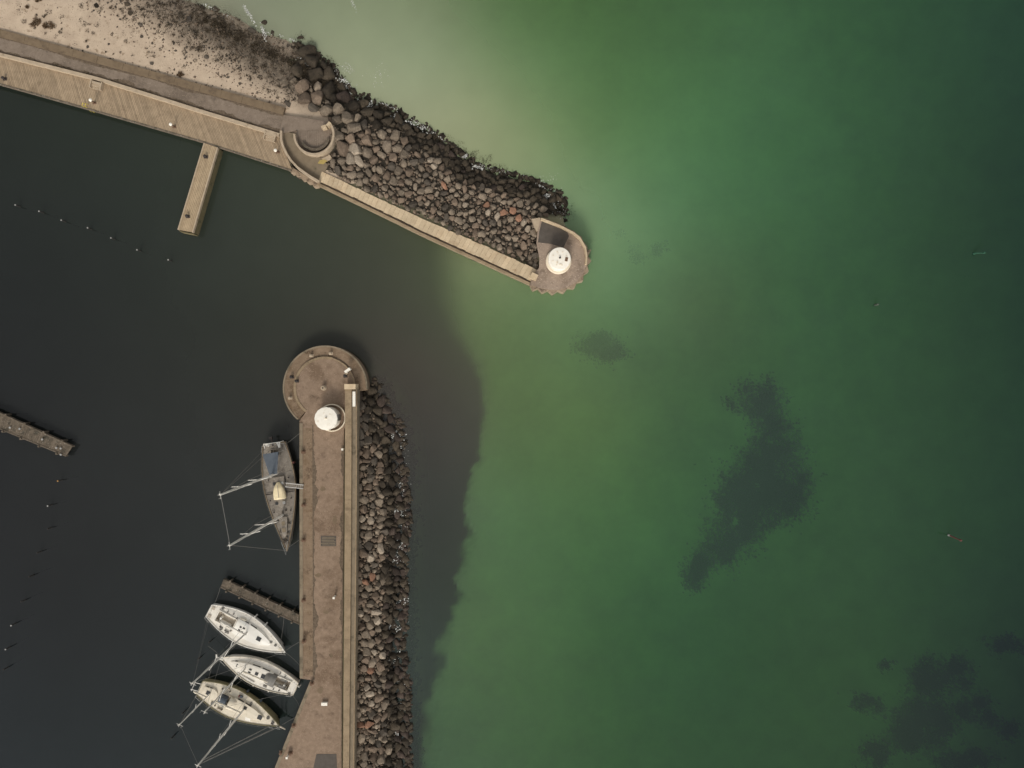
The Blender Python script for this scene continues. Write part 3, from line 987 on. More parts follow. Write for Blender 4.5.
# scattered darker repairs in the surface
for (x, y, w, hgt) in ((323, 489, 1.2, 1.2), (326, 612, 1.4, 1.0), (320, 690, 1.5, 1.4), (331, 655, 1, 1.3), (318, 575, 1.6, .9), (335, 520, 1.1, 2.0)):
    pts = [at(x, y, ZS) + Vector((w * .3 * math.cos(a) * random.uniform(.6, 1.2), hgt * .3 * math.sin(a) * random.uniform(.6, 1.2), 0)) for a in np.linspace(0, 6.283, 10)[:-1]]
    MB().prism(pts, ZS + .001, ZS + .009).build('surface_patch', 'brown_wall', sp)

# parapet wall
pw = thing('parapet_wall', 'tan parapet wall with lower seaward step along the southern pier', 'wall', at(349, 560, 0))
A = pxs([(345, 389.4), (345, 460), (344.6, 540), (344, 640), (343, 768), (342, 1200)], 3.3)
B = pxs([(351.6, 389.4), (351.4, 460), (351, 540), (350.2, 640), (349, 768), (348, 1200)], 3.3)
mb = MB()
A_, B_ = resample(A, 5.5), resample(B, 5.5)
for i in range(min(len(A_), len(B_)) - 1):
    mb.prism([A_[i], A_[i].lerp(A_[i + 1], .996), B_[i].lerp(B_[i + 1], .996), B_[i]], -1, 3.3 + random.uniform(-.012, .012))
mb.build('wall', 'parapet', pw)
C = pxs([(352.0, 389.4), (351.9, 460), (351.5, 540), (350.7, 640), (349.5, 768), (348.5, 1200)], 3.0)
D = pxs([(357.2, 389.4), (357.2, 460), (356.7, 540), (355.8, 640), (354.4, 768), (353.2, 1200)], 3.0)
C = [Vector((b.x + .004, c.y, 0)) for b, c in zip(B, C)]
mb = MB()
for i in range(len(C) - 1):
    mb.prism([C[i], C[i + 1], D[i + 1], D[i]], -3, 3.0)
mb.build('seaward_step', 'parapet_low', pw)
mb = MB()
P = resample([d + Vector((-.1, 0, 0)) for d in D], 4)
for u, v in zip(P[:-1], P[1:]):
    mb.ribbon([u, u.lerp(v, .99)], .14, 2.95, 3.06)
mb.build('edge_rail', 'parapet', pw)
p0, p1 = at(344.3, 384, 3.5), at(355.5, 389.3, 3.5)
MB().prism([(p0.x, p0.y), (p1.x, p0.y), (p1.x, p1.y), (p0.x, p1.y)], -1, 3.5).build('end_pillar', 'pale_slab', pw)

lighthouse((325.8, 418.6), ZS, 4.0, 1.48, 'white round harbour light with kerb ring on the southern pier', True)

# ------------------------------------------------------------------ low timber fingers
def finger(name, label, A, B, z, posts, group):
    a0, a1 = at(*A[0], z), at(*A[1], z)
    b0, b1 = at(*B[0], z), at(*B[1], z)
    c = (a0 + b1) / 2
    f = thing(name, label, 'jetty', (c.x, c.y, 0), 0, group)
    mb = MB()
    L = (a1 - a0).length
    n = int(L / .3)
    for i in range(n):
        s0, s1 = i / n + .005 / L, (i + 1) / n - .005 / L
        mb.prism([a0.lerp(a1, s0), a0.lerp(a1, s1), b0.lerp(b1, s1), b0.lerp(b1, s0)], z - .08, z + random.uniform(-.015, .01))
    mb.build('deck_boards', 'old_wood', f)
    for X in ((a0, a1), (b0, b1)):
        MB().ribbon([X[0], X[1]], .16, z - .5, z + .05).build('edge_beam', 'old_wood', f)
    for k in range(posts):
        s = (k + .5) / posts
        for X, sg in (((a0, a1), 1), ((b0, b1), -1)):
            p = X[0].lerp(X[1], s)
            d = (a0 - b0).normalized() * (.2 * sg)
            MB().tube([(p.x + d.x, p.y + d.y, -3.8), (p.x + d.x, p.y + d.y, z + .18)], .13, 8).build('pile', 'old_wood', f)
    return f


finger('timber_finger', 'weathered narrow timber finger jutting from the pier above three white yachts', [(223.5, 579.5), (299, 615)], [(220.5, 587), (299, 624)], .85, 6, 'low dark timber finger jetties')
fj = finger('timber_finger', 'dark timber finger reaching in from the photo edge with small pale fittings', [(-60, 386), (72.5, 446.5)], [(-60, 404), (66, 456)], .85, 7, 'low dark timber finger jetties')
for (x, y) in ((10, 427.5), (19.7, 428.8), (42.3, 439.3), (56.5, 447.8), (60.8, 448.4), (60.8, 454.6)):
    p = at(x, y, 1.0)
    MB().lathe((p.x, p.y, .86), [(.05, 0), (.05, .12), (.13, .14), (.13, .2), (.04, .22)], 10).build('cleat', 'post_cap', fj)

# ------------------------------------------------------------------ rubble stones
def rock_mesh(name, mat, seed, sub=2):
    import bmesh
    r = random.Random(seed)
    bm = bmesh.new()
    bmesh.ops.create_icosphere(bm, subdivisions=sub, radius=1)
    sx, sy, sz = r.uniform(.8, 1.3), r.uniform(.68, 1.0), r.uniform(.5, .8)
    bm.clear()
    for _ in range((13, 20)[sub - 1]):
        v = Vector((r.gauss(0, 1), r.gauss(0, 1), r.gauss(0, 1))).normalized()
        k = 1 / max(abs(v.x), abs(v.y), abs(v.z)) ** r.uniform(.3, .85)     # part ball, part block
        v = v * k * r.uniform(.98, 1.16)
        bm.verts.new(Vector((v.x * sx, v.y * sy, v.z * sz)))
    res = bmesh.ops.convex_hull(bm, input=bm.verts)
    bmesh.ops.delete(bm, geom=[e for e in res['geom_interior'] if isinstance(e, bmesh.types.BMVert)], context='VERTS')
    if sub > 1:
        bmesh.ops.bevel(bm, geom=list(bm.edges), offset=.06, segments=1, affect='EDGES')
    bmesh.ops.triangulate(bm, faces=bm.faces)
    me = bpy.data.meshes.new(name)
    bm.to_mesh(me)
    bm.free()
    if mat:
        me.materials.append(M[mat])
    return me


ROCKS = {}
for mt in ('stone_grey', 'stone_brown', 'stone_dark', 'stone_red', 'stone_pale', 'stone_weedy', 'stone_wet'):
    ROCKS[mt] = [rock_mesh('boulder', mt, 17 * len(ROCKS) + k) for k in range(6)]
SMALL = []
for k in range(8):
    me = rock_mesh('stone_form', None, 300 + k, 1)
    SMALL.append((np.array([v.co[:] for v in me.vertices]), np.array([p.vertices[:] for p in me.polygons])))
    bpy.data.meshes.remove(me)
MID = []
for k in range(6):
    me = rock_mesh('stone_form', None, 330 + k, 2)
    MID.append((np.array([v.co[:] for v in me.vertices]), np.array([p.vertices[:] for p in me.polygons])))
    bpy.data.meshes.remove(me)


class Heap:
    """many stones gathered into one mesh"""
    def __init__(self):
        self.V, self.T, self.n = [], [], 0

    def put(self, forms, p, s, flat=1.0):
        v, f = forms[random.randrange(len(forms))]
        m = np.array((Matrix.Rotation(random.uniform(0, 6.28), 3, 'Z') @ Matrix.Rotation(random.uniform(-.5, .5), 3, 'X')))
        w = (v @ m.T) * s
        w[:, 2] *= flat
        self.V.append(w + np.array(p))
        self.T.append(f + self.n)
        self.n += len(v)

    def build(self, name, mat):
        V, T = np.concatenate(self.V), np.concatenate(self.T)
        me = bpy.data.meshes.new(name)
        me.vertices.add(len(V))
        me.vertices.foreach_set('co', V.astype(np.float32).ravel())
        me.loops.add(T.size)
        me.loops.foreach_set('vertex_index', T.astype(np.int32).ravel())
        me.polygons.add(len(T))
        me.polygons.foreach_set('loop_start', (np.arange(len(T)) * 3).astype(np.int32))
        me.update(calc_edges=True)
        me.materials.append(M[mat])
        o = bpy.data.objects.new(name, me)
        COL.objects.link(o)
        return o


def pack(poly_px, rfun, tries, over=.86):
    """dart throwing with radii (px); largest first"""
    xs_ = [p[0] for p in poly_px]
    ys_ = [p[1] for p in poly_px]
    X = rng.uniform(min(xs_), max(xs_), tries)
    Y = rng.uniform(min(ys_), max(ys_), tries)
    k = inside(X, Y, poly_px)
    X, Y = X[k], Y[k]
    Rr = np.array([rfun(x, y) for x, y in zip(X, Y)])
    n = len(X)
    order = np.argsort(-Rr * (1 + 0 * Rr), kind='stable')
    cx, cy, cr = [], [], []
    A = np.zeros((n, 3))
    m = 0
    for i in order:
        if m:
            d = (A[:m, 0] - X[i]) ** 2 + (A[:m, 1] - Y[i]) ** 2
            if np.any(d < (over * (A[:m, 2] + Rr[i])) ** 2):
                continue
        A[m] = (X[i], Y[i], Rr[i])
        m += 1
    return A[:m]


def r_north(x, y):
    big = max(0.0, min(1.0, (420 - x) / 90.0)) * max(0., min(1., (172 + (x - 330) * .35 - y) / 30.0))
    base = 2.15 + 2.1 * big
    return base * random.choice((1.5, 1.15, 1.0, .85, .62, .5, .4)) * random.uniform(.85, 1.15)


def r_south(x, y):
    base = 2.7 if y < 445 else 2.25
    return base * random.choice((1.6, 1.2, 1.0, .8, .65, .5, .4)) * random.uniform(.85, 1.15)


NP = [(303, 103), (292, 80), (306, 52), (332, 72), (348, 96), (400, 118), (440, 144), (475, 170), (530, 186), (558, 196), (560, 214), (541, 217), (533, 220),
      (536, 243), (538, 262), (536, 267), (480, 241.5), (420, 215.5), (397, 205), (360, 187.5), (331, 172), (329, 160), (337, 150), (337, 128), (326, 116)]
SP = [(358.5, 387), (370, 388), (384, 400), (397, 430), (404, 470), (406, 530), (404, 600), (407, 690), (408, 830), (354.5, 830), (356, 640), (358, 500)]
stones = [('n',) + tuple(a) for a in pack(NP, r_north, 26000)] + [('s',) + tuple(a) for a in pack(SP, r_south, 30000)]
LN_px = [(p[0] / H * F + 512, 384 - p[1] / H * F) for p in LAND_N]
LS_px = [(p[0] / H * F + 512, 384 - p[1] / H * F) for p in LAND_S]
rec = []
for side, x, y, r in stones:
    L_ = LN_px[:18] if side == 'n' else LS_px[:10]
    d = float(seg_dist(np.array([x]), np.array([y]), L_, False)[0])     # px from the waterline
    lim = (19 if side == 'n' else 22) + 5 * mnoise.noise(Vector((x * .05, y * .05, 2)))
    wetness = d < lim
    if side == 's' and y < 440:
        wetness = d < lim + 2
    rec.append([side, x, y, r, d, wetness])
dry = sorted([q for q in rec if not q[5] and q[2] < 775], key=lambda q: -q[3])
GB = 'boulders of the two breakwaters'
heap_dry, heap_weed, heap_wet, heap_dry2 = Heap(), Heap(), Heap(), Heap()
RED = [(502, 213), (513, 212), (520, 216), (486, 203), (440, 188), (374, 669), (368, 579), (366, 727), (560, 0)]
PALE = [(387, 182), (357, 157), (431, 163), (465, 206), (501, 216), (527, 226), (492, 216), (522, 222), (359, 156), (534, 272 - 3), (371, 560), (366, 520), (377, 655), (364, 610), (371, 700), (379, 548), (376, 618), (378, 726), (366, 690), ]
for k, (side, x, y, r, d, wt) in enumerate(dry):
    g = at(x, y, 0.9)
    z = hz(g)
    p = at(x, y, z + .15)
    s = r * (H - z) / F
    near = lambda L: any((x - a) ** 2 + (y - b) ** 2 < (r + 1.5) ** 2 for a, b in L)
    mt = 'stone_red' if near(RED) else 'stone_pale' if near(PALE) else random.choices(('stone_grey', 'stone_brown', 'stone_dark'), (6, 3.2, 2) if side == 'n' and y > 60 else (6, 3, 1.3))[0]
    if side == 's' and y < 446 and mt in ('stone_grey', 'stone_brown'):
        mt = 'stone_dark'
    if k < 290:
        o = bpy.data.objects.new('boulder', random.choice(ROCKS[mt]))
        COL.objects.link(o)
        o.location = (p.x, p.y, z + .12 * s + random.uniform(0, .12))
        o.rotation_euler = (random.uniform(-.35, .35), random.uniform(-.35, .35), random.uniform(0, 6.28))
        o.scale = (s, s, s)
        colr = {'stone_grey': 'grey', 'stone_brown': 'brown', 'stone_dark': 'dark', 'stone_red': 'reddish', 'stone_pale': 'pale'}[mt]
        if side == 'n':
            size = 'large' if r > 4.2 else 'medium'
            place = 'beside the round lookout' if x < 352 else 'midway along the northern rubble mound' if x < 450 else 'near the northern harbour light'
        else:
            size = 'large' if r > 3.4 else 'medium'
            place = 'behind the northern end of the tan parapet wall' if y < 470 else 'behind the tan parapet wall level with the grey boat' if y < 590 else 'behind the tan parapet wall level with white yachts'
        tag(o, f'{size} {colr} angular boulder {place}', 'boulder', GB)
    else:
        (heap_dry2 if mt in ('stone_brown', 'stone_dark') else heap_dry).put(MID if r > 2 else SMALL, (p.x, p.y, z + .1 * s), s)
for q in rec:
    if q[5] or q[2] >= 775:
        side, x, y, r, d, wt = q
        g = at(x, y, .3)
        z = hz(g)
        s = r * H / F * (1.12 if wt else 1)
        (heap_dry if not wt else heap_weed if random.random() < (.93 if side == 'n' else (.92 if d > 11 else .6)) else heap_wet).put(MID if r > 2 else SMALL, (g.x, g.y, z + .06 * s), s)
# loose stones off the waterline and submerged toe stones
for side, L in (('n', [(292, 44), (330, 66), (347, 92), (400, 114), (440, 140), (475, 166), (535, 184), (562, 197), (567, 222)]), ('s', [(372, 380), (388, 400), (403, 440), (407, 520), (404, 600), (408, 700), (410, 800)])):
    for a, b in zip(L[:-1], L[1:]):
        n = int(math.hypot(b[0] - a[0], b[1] - a[1]) * 2.6)
        for _ in range(n):
            t_ = random.random()
            e = random.gauss(1, 3.0 if side == 'n' else 2.4) if random.random() < .55 else 2 + abs(random.gauss(0, 7))
            x = a[0] + (b[0] - a[0]) * t_
            y = a[1] + (b[1] - a[1]) * t_
            ln = math.hypot(b[0] - a[0], b[1] - a[1])
            x, y = x + (b[1] - a[1]) / ln * e, y - (b[0] - a[0]) / ln * e
            g = at(x, y, 0)
            s = random.uniform(.15, .42)
            (heap_weed if side == 'n' or random.random() < .7 else heap_wet).put(SMALL, (g.x, g.y, min(.1, hz(g) + .2) - random.uniform(0, .25) - .035 * max(0, e - 3)), s)
for _ in range(5200):
    if random.random() < .55:
        x, y, pl, nm = random.uniform(290, 562), random.uniform(52, 272), NP, 'n'
    else:
        x, y, pl, nm = random.uniform(354, 408), random.uniform(385, 800), SP, 's'
    if not inside(np.array([x]), np.array([y]), pl)[0]:
        continue
    dd = float(seg_dist(np.array([x]), np.array([y]), (LN_px if nm == 'n' else LS_px)[:18 if nm == 'n' else 10], False)[0])
    g = at(x, y, .9)
    hp = heap_weed if dd < 19 else random.choice((heap_dry, heap_dry2))
    hp.put(SMALL, (g.x, g.y, hz(g) + .02), random.uniform(.10, .22))
tag(heap_dry.build('rubble', 'stone_grey'), 'smaller grey stones packed between the larger breakwater boulders', 'rubble', kind='stuff')
tag(heap_dry2.build('rubble', 'stone_brown'), 'smaller brown stones packed between the larger breakwater boulders', 'rubble', kind='stuff')
tag(heap_weed.build('shore_rocks', 'stone_weedy'), 'black weed-covered rocks along the waterline of both breakwaters', 'shore rocks', kind='stuff')
tag(heap_wet.build('shore_rocks', 'stone_wet'), 'wet reddish brown rocks at the sea edge of the southern breakwater', 'shore rocks', kind='stuff')

# beach boulders standing in the shallows and on the sand
BB = [(127, 5, 4.2), (121, 2, 2.6), (131, 14, 3.4), (142, 10, 3.0), (141, 25, 2.4), (97, 6, 3.6), (108, 3, 2.2), (142, 37, 2.0), (152, 64, 2.2), (88, 47, 1.6),
      (188, 20, 4.4), (181, 16, 3.0), (174, 4, 3.2), (203, 8, 2.8), (216, 10, 3.4), (223, 19, 2.8), (232, 27, 2.6), (252, 31, 4.2), (265, 23, 3.6), (273, 33, 3.4), (297, 44, 4.5),
      (301, 38, 3.2), (288, 46, 3.0), (312, 47, 2.4), (207, 57, 3.2), (240, 84, 2.2), (288, 104, 4.4), (237, 6, 2.0), (388, 101, 1.6), (538, 174, 2.2), (487, 167, 2.2)]
for (x, y, r) in BB:
    g = at(x, y, 0)
    z = hz(g)
    sea = z < .12
    mt = 'stone_weedy' if sea or r > 2.9 and y < 20 else 'stone_dark'
    o = bpy.data.objects.new('beach_boulder', random.choice(ROCKS[mt]))
    COL.objects.link(o)
    s = r * .132
    p = at(x, y, max(z, -.15))
    o.location = (p.x, p.y, max(z, -.15) + .1 * s)
    o.scale = (s * random.uniform(.75, 1.15), s * random.uniform(.6, 1), s * .55)
    o.rotation_euler = (0, random.uniform(-.3, .3), random.uniform(0, 6.28))
    if (x, y) == (288, 104):
        lab = 'dark boulder on pale sand where the beach meets the path'
    elif (x, y) == (388, 101):
        lab = 'lone small dark rock in green water off the northern mound'
    elif (x, y) in ((538, 174), (487, 167)):
        lab = 'lone dark rock in green water off the northern mound, towards the harbour light' if x > 500 else 'lone dark rock at the water edge, midway along the northern mound'
    else:
        lab = 'dark weedy boulder in the shallows off the sandy beach' if sea else 'dark boulder lying on the dry sand of the beach'
    tag(o, lab, 'boulder', 'dark boulders scattered on the beach and in its shallows')

# pebbles and wrack on the sand
peb, peb2, wr = Heap(), Heap(), MB()
for _ in range(15000):
    x, y = random.uniform(-60, 312), random.uniform(-40, 105)
    g = at(x, y, 1)
    z = hz(g)
    if z < -.25 or z > 1.72:
        continue
    d = float(seg_dist(np.array([g.x]), np.array([g.y]), SH, False)[0])
    nz = mnoise.noise(Vector((x * .035, y * .05, 3)))
    dens = math.exp(-(d / 4.2) ** 2) * min(1, max(.04, (x - 60) / 110)) + .08 * max(0, nz)
    if y > 30 + (x - 0) * .26 and x < 240 and x > 70:
        dens = max(dens, .22 + .8 * nz)
    if random.random() < dens:
        (peb if random.random() < .5 else peb2).put(SMALL, (g.x, g.y, z + .02), random.choice((.035, .05, .05, .07, .09, .13)) * random.uniform(.8, 1.4), .7)
        if random.random() < .22 and d < 3.5:
            tufts(wr, (g.x, g.y, z + .02), 14, random.uniform(.15, .5), .16)
for _ in range(70):
    x = random.uniform(20, 230)
    y = random.uniform(0, 26 + x * .26)
    g = at(x, y, 1.4)
    if hz(g) > .3:
        tufts(wr, (g.x, g.y, hz(g) + .03), random.randint(6, 40), random.uniform(.1, .45), .13)
tag(peb.build('pebbles', 'stone_dark'), 'dark pebbles strewn over the sandy beach', 'pebbles', kind='stuff')
tag(peb2.build('pebbles', 'stone_brown'), 'brown pebbles strewn over the sandy beach', 'pebbles', kind='stuff')
for a, b in (((196, 12), (240, 38)), ((240, 38), (300, 72)), ((300, 72), (332, 92))):
    for _ in range(150):
        t_ = random.random()
        x, y = a[0] + (b[0] - a[0]) * t_ + random.gauss(0, 4), a[1] + (b[1] - a[1]) * t_ + random.gauss(0, 4)
        g = at(x, y, .2)
        tufts(wr, (g.x, g.y, max(.03, hz(g)) + .03), 16, random.uniform(.2, .6), .16)
tag(wr.build('seaweed', 'wrack'), 'brown black seaweed wrack washed up along the tideline', 'seaweed', kind='stuff')
mb = MB()
for a, b, n in (((296, 40), (330, 66), 60), ((330, 68), (348, 94), 50), ((348, 94), (440, 142), 130), ((440, 142), (535, 186), 150), ((535, 186), (566, 215), 70)):
    for _ in range(n):
        t_ = random.random()
        x, y = a[0] + (b[0] - a[0]) * t_ + random.gauss(0, 3.6), a[1] + (b[1] - a[1]) * t_ + random.gauss(0, 3.6)
        g = at(x, y, 0)
        tufts(mb, (g.x, g.y, max(-.03, hz(g)) - .02), 14, random.uniform(.2, .55), .2)
tag(mb.build('seaweed', 'bladderwrack'), 'black seaweed fringe floating along the northern mound waterline', 'seaweed', kind='stuff')
for (x, y, r, lab) in ((37, 24, 5.5, 'brown scrub clump on open sand, nearest the photo corner'), (50, 27, 5.0, 'brown scrub clump on open sand beside a slightly paler clump'), (39, 1, 3, 'small brown scrub clump at the top photo edge'), (28, 8, 1.6, 'tiny brown scrub clump on bare sand'), (181, 75, 3.0, 'brown weed clump against the edging wall by the path')):
    g = at(x, y, 1.5)
    mb = MB()
    c = (g.x, g.y, hz(g) + .03)
    for _ in range(9):
        a = random.uniform(0, 6.28)
        d = r * .132 * math.sqrt(random.random())
        tufts(mb, (c[0] + d * math.cos(a), c[1] + .7 * d * math.sin(a), c[2]), 26, r * .05, .2)
    o = thing('scrub', lab, 'shrub', c, 0, 'low brown scrub on the beach')
    mb.build('foliage', 'scrub', o)
    mb = MB()
    for _ in range(6):
        a = random.uniform(0, 6.28)
        mb.tube([c, (c[0] + .3 * math.cos(a), c[1] + .3 * math.sin(a), c[2] + .14)], .012, 5)
    mb.build('stems', 'post', o)

# foam where small waves break
mb = MB()


def foam(px, py, sx, sy, n, ang=0, smin=.03, smax=.13):
    for _ in range(int(n * (.75 if py > 380 else 1.7))):
        a, b = random.gauss(0, sx), random.gauss(0, sy)
        x, y = px + a * math.cos(R(ang)) - b * math.sin(R(ang)), py + a * math.sin(R(ang)) + b * math.cos(R(ang))
        g = at(x, y, 0)
        z = max(0.012, min(hz(g) + (.22 if py > 380 else .34), .55))
        r = random.uniform(smin, smax)
        k = random.randint(5, 7)
        e = random.uniform(.4, 1)
        a0 = random.uniform(0, 3.14)
        pts = []
        for i in range(k):
            t_ = 6.283 * i / k
            q_ = (r * math.cos(t_) * random.uniform(.6, 1.2), r * e * math.sin(t_) * random.uniform(.6, 1.2))
            pts.append((g.x + q_[0] * math.cos(a0) - q_[1] * math.sin(a0), g.y + q_[0] * math.sin(a0) + q_[1] * math.cos(a0)))
        mb.prism(pts, z - .02, z + .02)


for a in ((248, 13, .8, 5, 60, -32), (264, 33, .8, 5, 30, -20), (305, 64, 3, 2, 30), (309, 68, 1, 2, 20), (348, 68, 4, 3, 40, 20, .03, .07), (378, 76, 6, 5, 40, 30, .03, .07), (352, 2, .8, 5, 22, -25), (395, 120, 2, 3, 26), (402, 128, 2, 2, 40),
          (398, 118, .6, 5, 22, -10), (345, 82, 4, 1.4, 22, 20), (368, 104, 6, 2, 26, 25), (420, 128, 8, 2, 34, 28), (465, 157, 1.2, 1.2, 22), (478, 168, 3, 1.4, 26), (505, 172, 12, 2.5, 30, 10, .03, .06), (545, 198, 2.4, 1.2, 40, -30), (553, 207, 1.2, 4, 44), (548, 178, 6, 4, 26, 0, .03, .06), (560, 212, 4, 7, 40, 0, .03, .06)):
    foam(*a)
for a_, b_ in (((205, 8), (245, 30)), ((245, 30), (296, 44)), ((330, 66), (347, 92)), ((347, 92), (400, 114)), ((400, 114), (475, 166)), ((475, 166), (562, 197))):
    for _ in range(4):
        t_ = random.random()
        foam(a_[0] + (b_[0] - a_[0]) * t_ + 2, a_[1] + (b_[1] - a_[1]) * t_ - 2, 3.5, .8, 7, math.degrees(math.atan2(b_[1] - a_[1], b_[0] - a_[0])), .03, .08)
tag(mb.build('foam', 'foam'), 'thin white foam flecks along the beach and northern mound', 'foam', kind='stuff')
mb = MB()
for a in ((397, 437, 2, 2.4, 70), (394, 432, 3, 4, 40), (402, 441, 2, 4, 30), (401, 489, 2, 5, 46), (399, 512, 3, 2, 60), (404, 520, 2, 4, 36), (398, 545, 3, 3, 44), (396, 558, 1.6, 1.8, 80), (402, 548, 2, 4, 30), (405, 600, 2, 2.4, 40), (399, 604, 2, 2, 26), (390, 625, 1.5, 1.5, 34), (399, 628, 2, 3, 26), (397, 733, 1.2, 2, 30), (402, 685, 2, 8, 36), (403, 460, 3, 18, 50, 0, .03, .06), (405, 560, 3, 40, 90, 0, .03, .06), (406, 720, 3, 30, 60, 0, .03, .06), (397, 658, 3, 12, 30)):
    foam(*a)
tag(mb.build('foam', 'foam'), 'white foam specks among dark rocks of the southern breakwater', 'foam', kind='stuff')

# seaweed meadows on the sea floor
def meadow(cells, n, label):
    mb = MB()
    for _ in range(n):
        cx, cy, rx, ry, rot = random.choices(cells, [c[2] * c[3] for c in cells])[0]
        d = math.sqrt(random.random()) * (1 + random.gauss(0, .3))
        a = random.uniform(0, 6.283)
        u, v = d * rx * math.cos(a), d * ry * math.sin(a)
        x, y = cx + u * math.cos(R(rot)) - v * math.sin(R(rot)), cy + u * math.sin(R(rot)) + v * math.cos(R(rot))
        x += 6 * mnoise.noise(Vector((x * .06, y * .06, 1))) + random.gauss(0, 3)
        y += 6 * mnoise.noise(Vector((x * .06, y * .06, 7))) + random.gauss(0, 3)
        if .8 + .85 * mnoise.fractal(Vector((x * .04, y * .04, 4)), .8, 2.1, 4) < random.random() * .6:
            continue
        g = at(x, y, -3.0)
        z = hz(g) - .08
        b = random.uniform(0, 6.283)
        s = random.uniform(.09, .19)
        w = Vector((math.cos(b), math.sin(b), 0)) * s
        o_ = Vector((-w.y, w.x, 0))
        c = Vector((g.x, g.y, z + random.uniform(.1, .5)))
        mb.add([c - w - o_ * .6, c + w - o_ * .5, c + w * .9 + o_ * .6 + Vector((0, 0, .1)), c - w * .8 + o_ * .5 + Vector((0, 0, .12))], [(0, 1, 2, 3)])
        mb.add([c - w + Vector((0, 0, -.5)), c + w + Vector((0, 0, -.5)), c + w * .6 + o_ * .6, c - w * .6 + o_ * .6], [(0, 1, 2, 3)])
    tag(mb.build('seaweed_meadow', 'eelgrass'), label, 'seaweed', kind='stuff')


meadow([(760, 400, 20, 18, 10), (769, 425, 13, 26, 0), (770, 465, 38, 24, -60), (755, 490, 34, 30, 0), (742, 520, 40, 24, -58), (718, 552, 20, 12, -40), (694, 575, 10, 15, 0), (705, 562, 12, 8, -50), (728, 404, 3, 7, -40), (790, 495, 26, 20, -70)], 19000, 'large dark seaweed meadow showing through open green water')
meadow([(595, 350, 19, 10, 8), (610, 351, 16, 6, 5), (600, 342, 14, 6, 0)], 1700, 'small dark seaweed patch between both pier heads')
meadow([(620, 237, 3, 2, 30), (630, 250, 3, 7, -35), (636, 258, 6, 3, 10), (658, 251, 7, 4, -20)], 260, 'faint seaweed wisps just east of the northern pier head')
meadow([(927, 722, 26, 26, 0), (930, 680, 16, 18, 0), (958, 676, 14, 16, 0), (973, 709, 17, 9, -25), (905, 735, 12, 14, 0), (877, 755, 14, 12, 0), (966, 762, 28, 9, 0), (868, 705, 14, 7, 10), (886, 666, 5, 3, 0), (1008, 646, 18, 6, 0), (1010, 731, 9, 7, 0), (990, 722, 10, 5, 20)], 11500, 'broken dark seaweed meadow in the darkest corner of the sea')

# ------------------------------------------------------------------ boats
def yb(t, B, s0, tm, p=1.8, q=1.0):
    if t < tm:
        return B / 2 * (s0 + (1 - s0) * math.sin(math.pi / 2 * t / tm) ** .9)
    return B / 2 * max(.012, (1 - ((t - tm) / (1 - tm)) ** p)) ** q


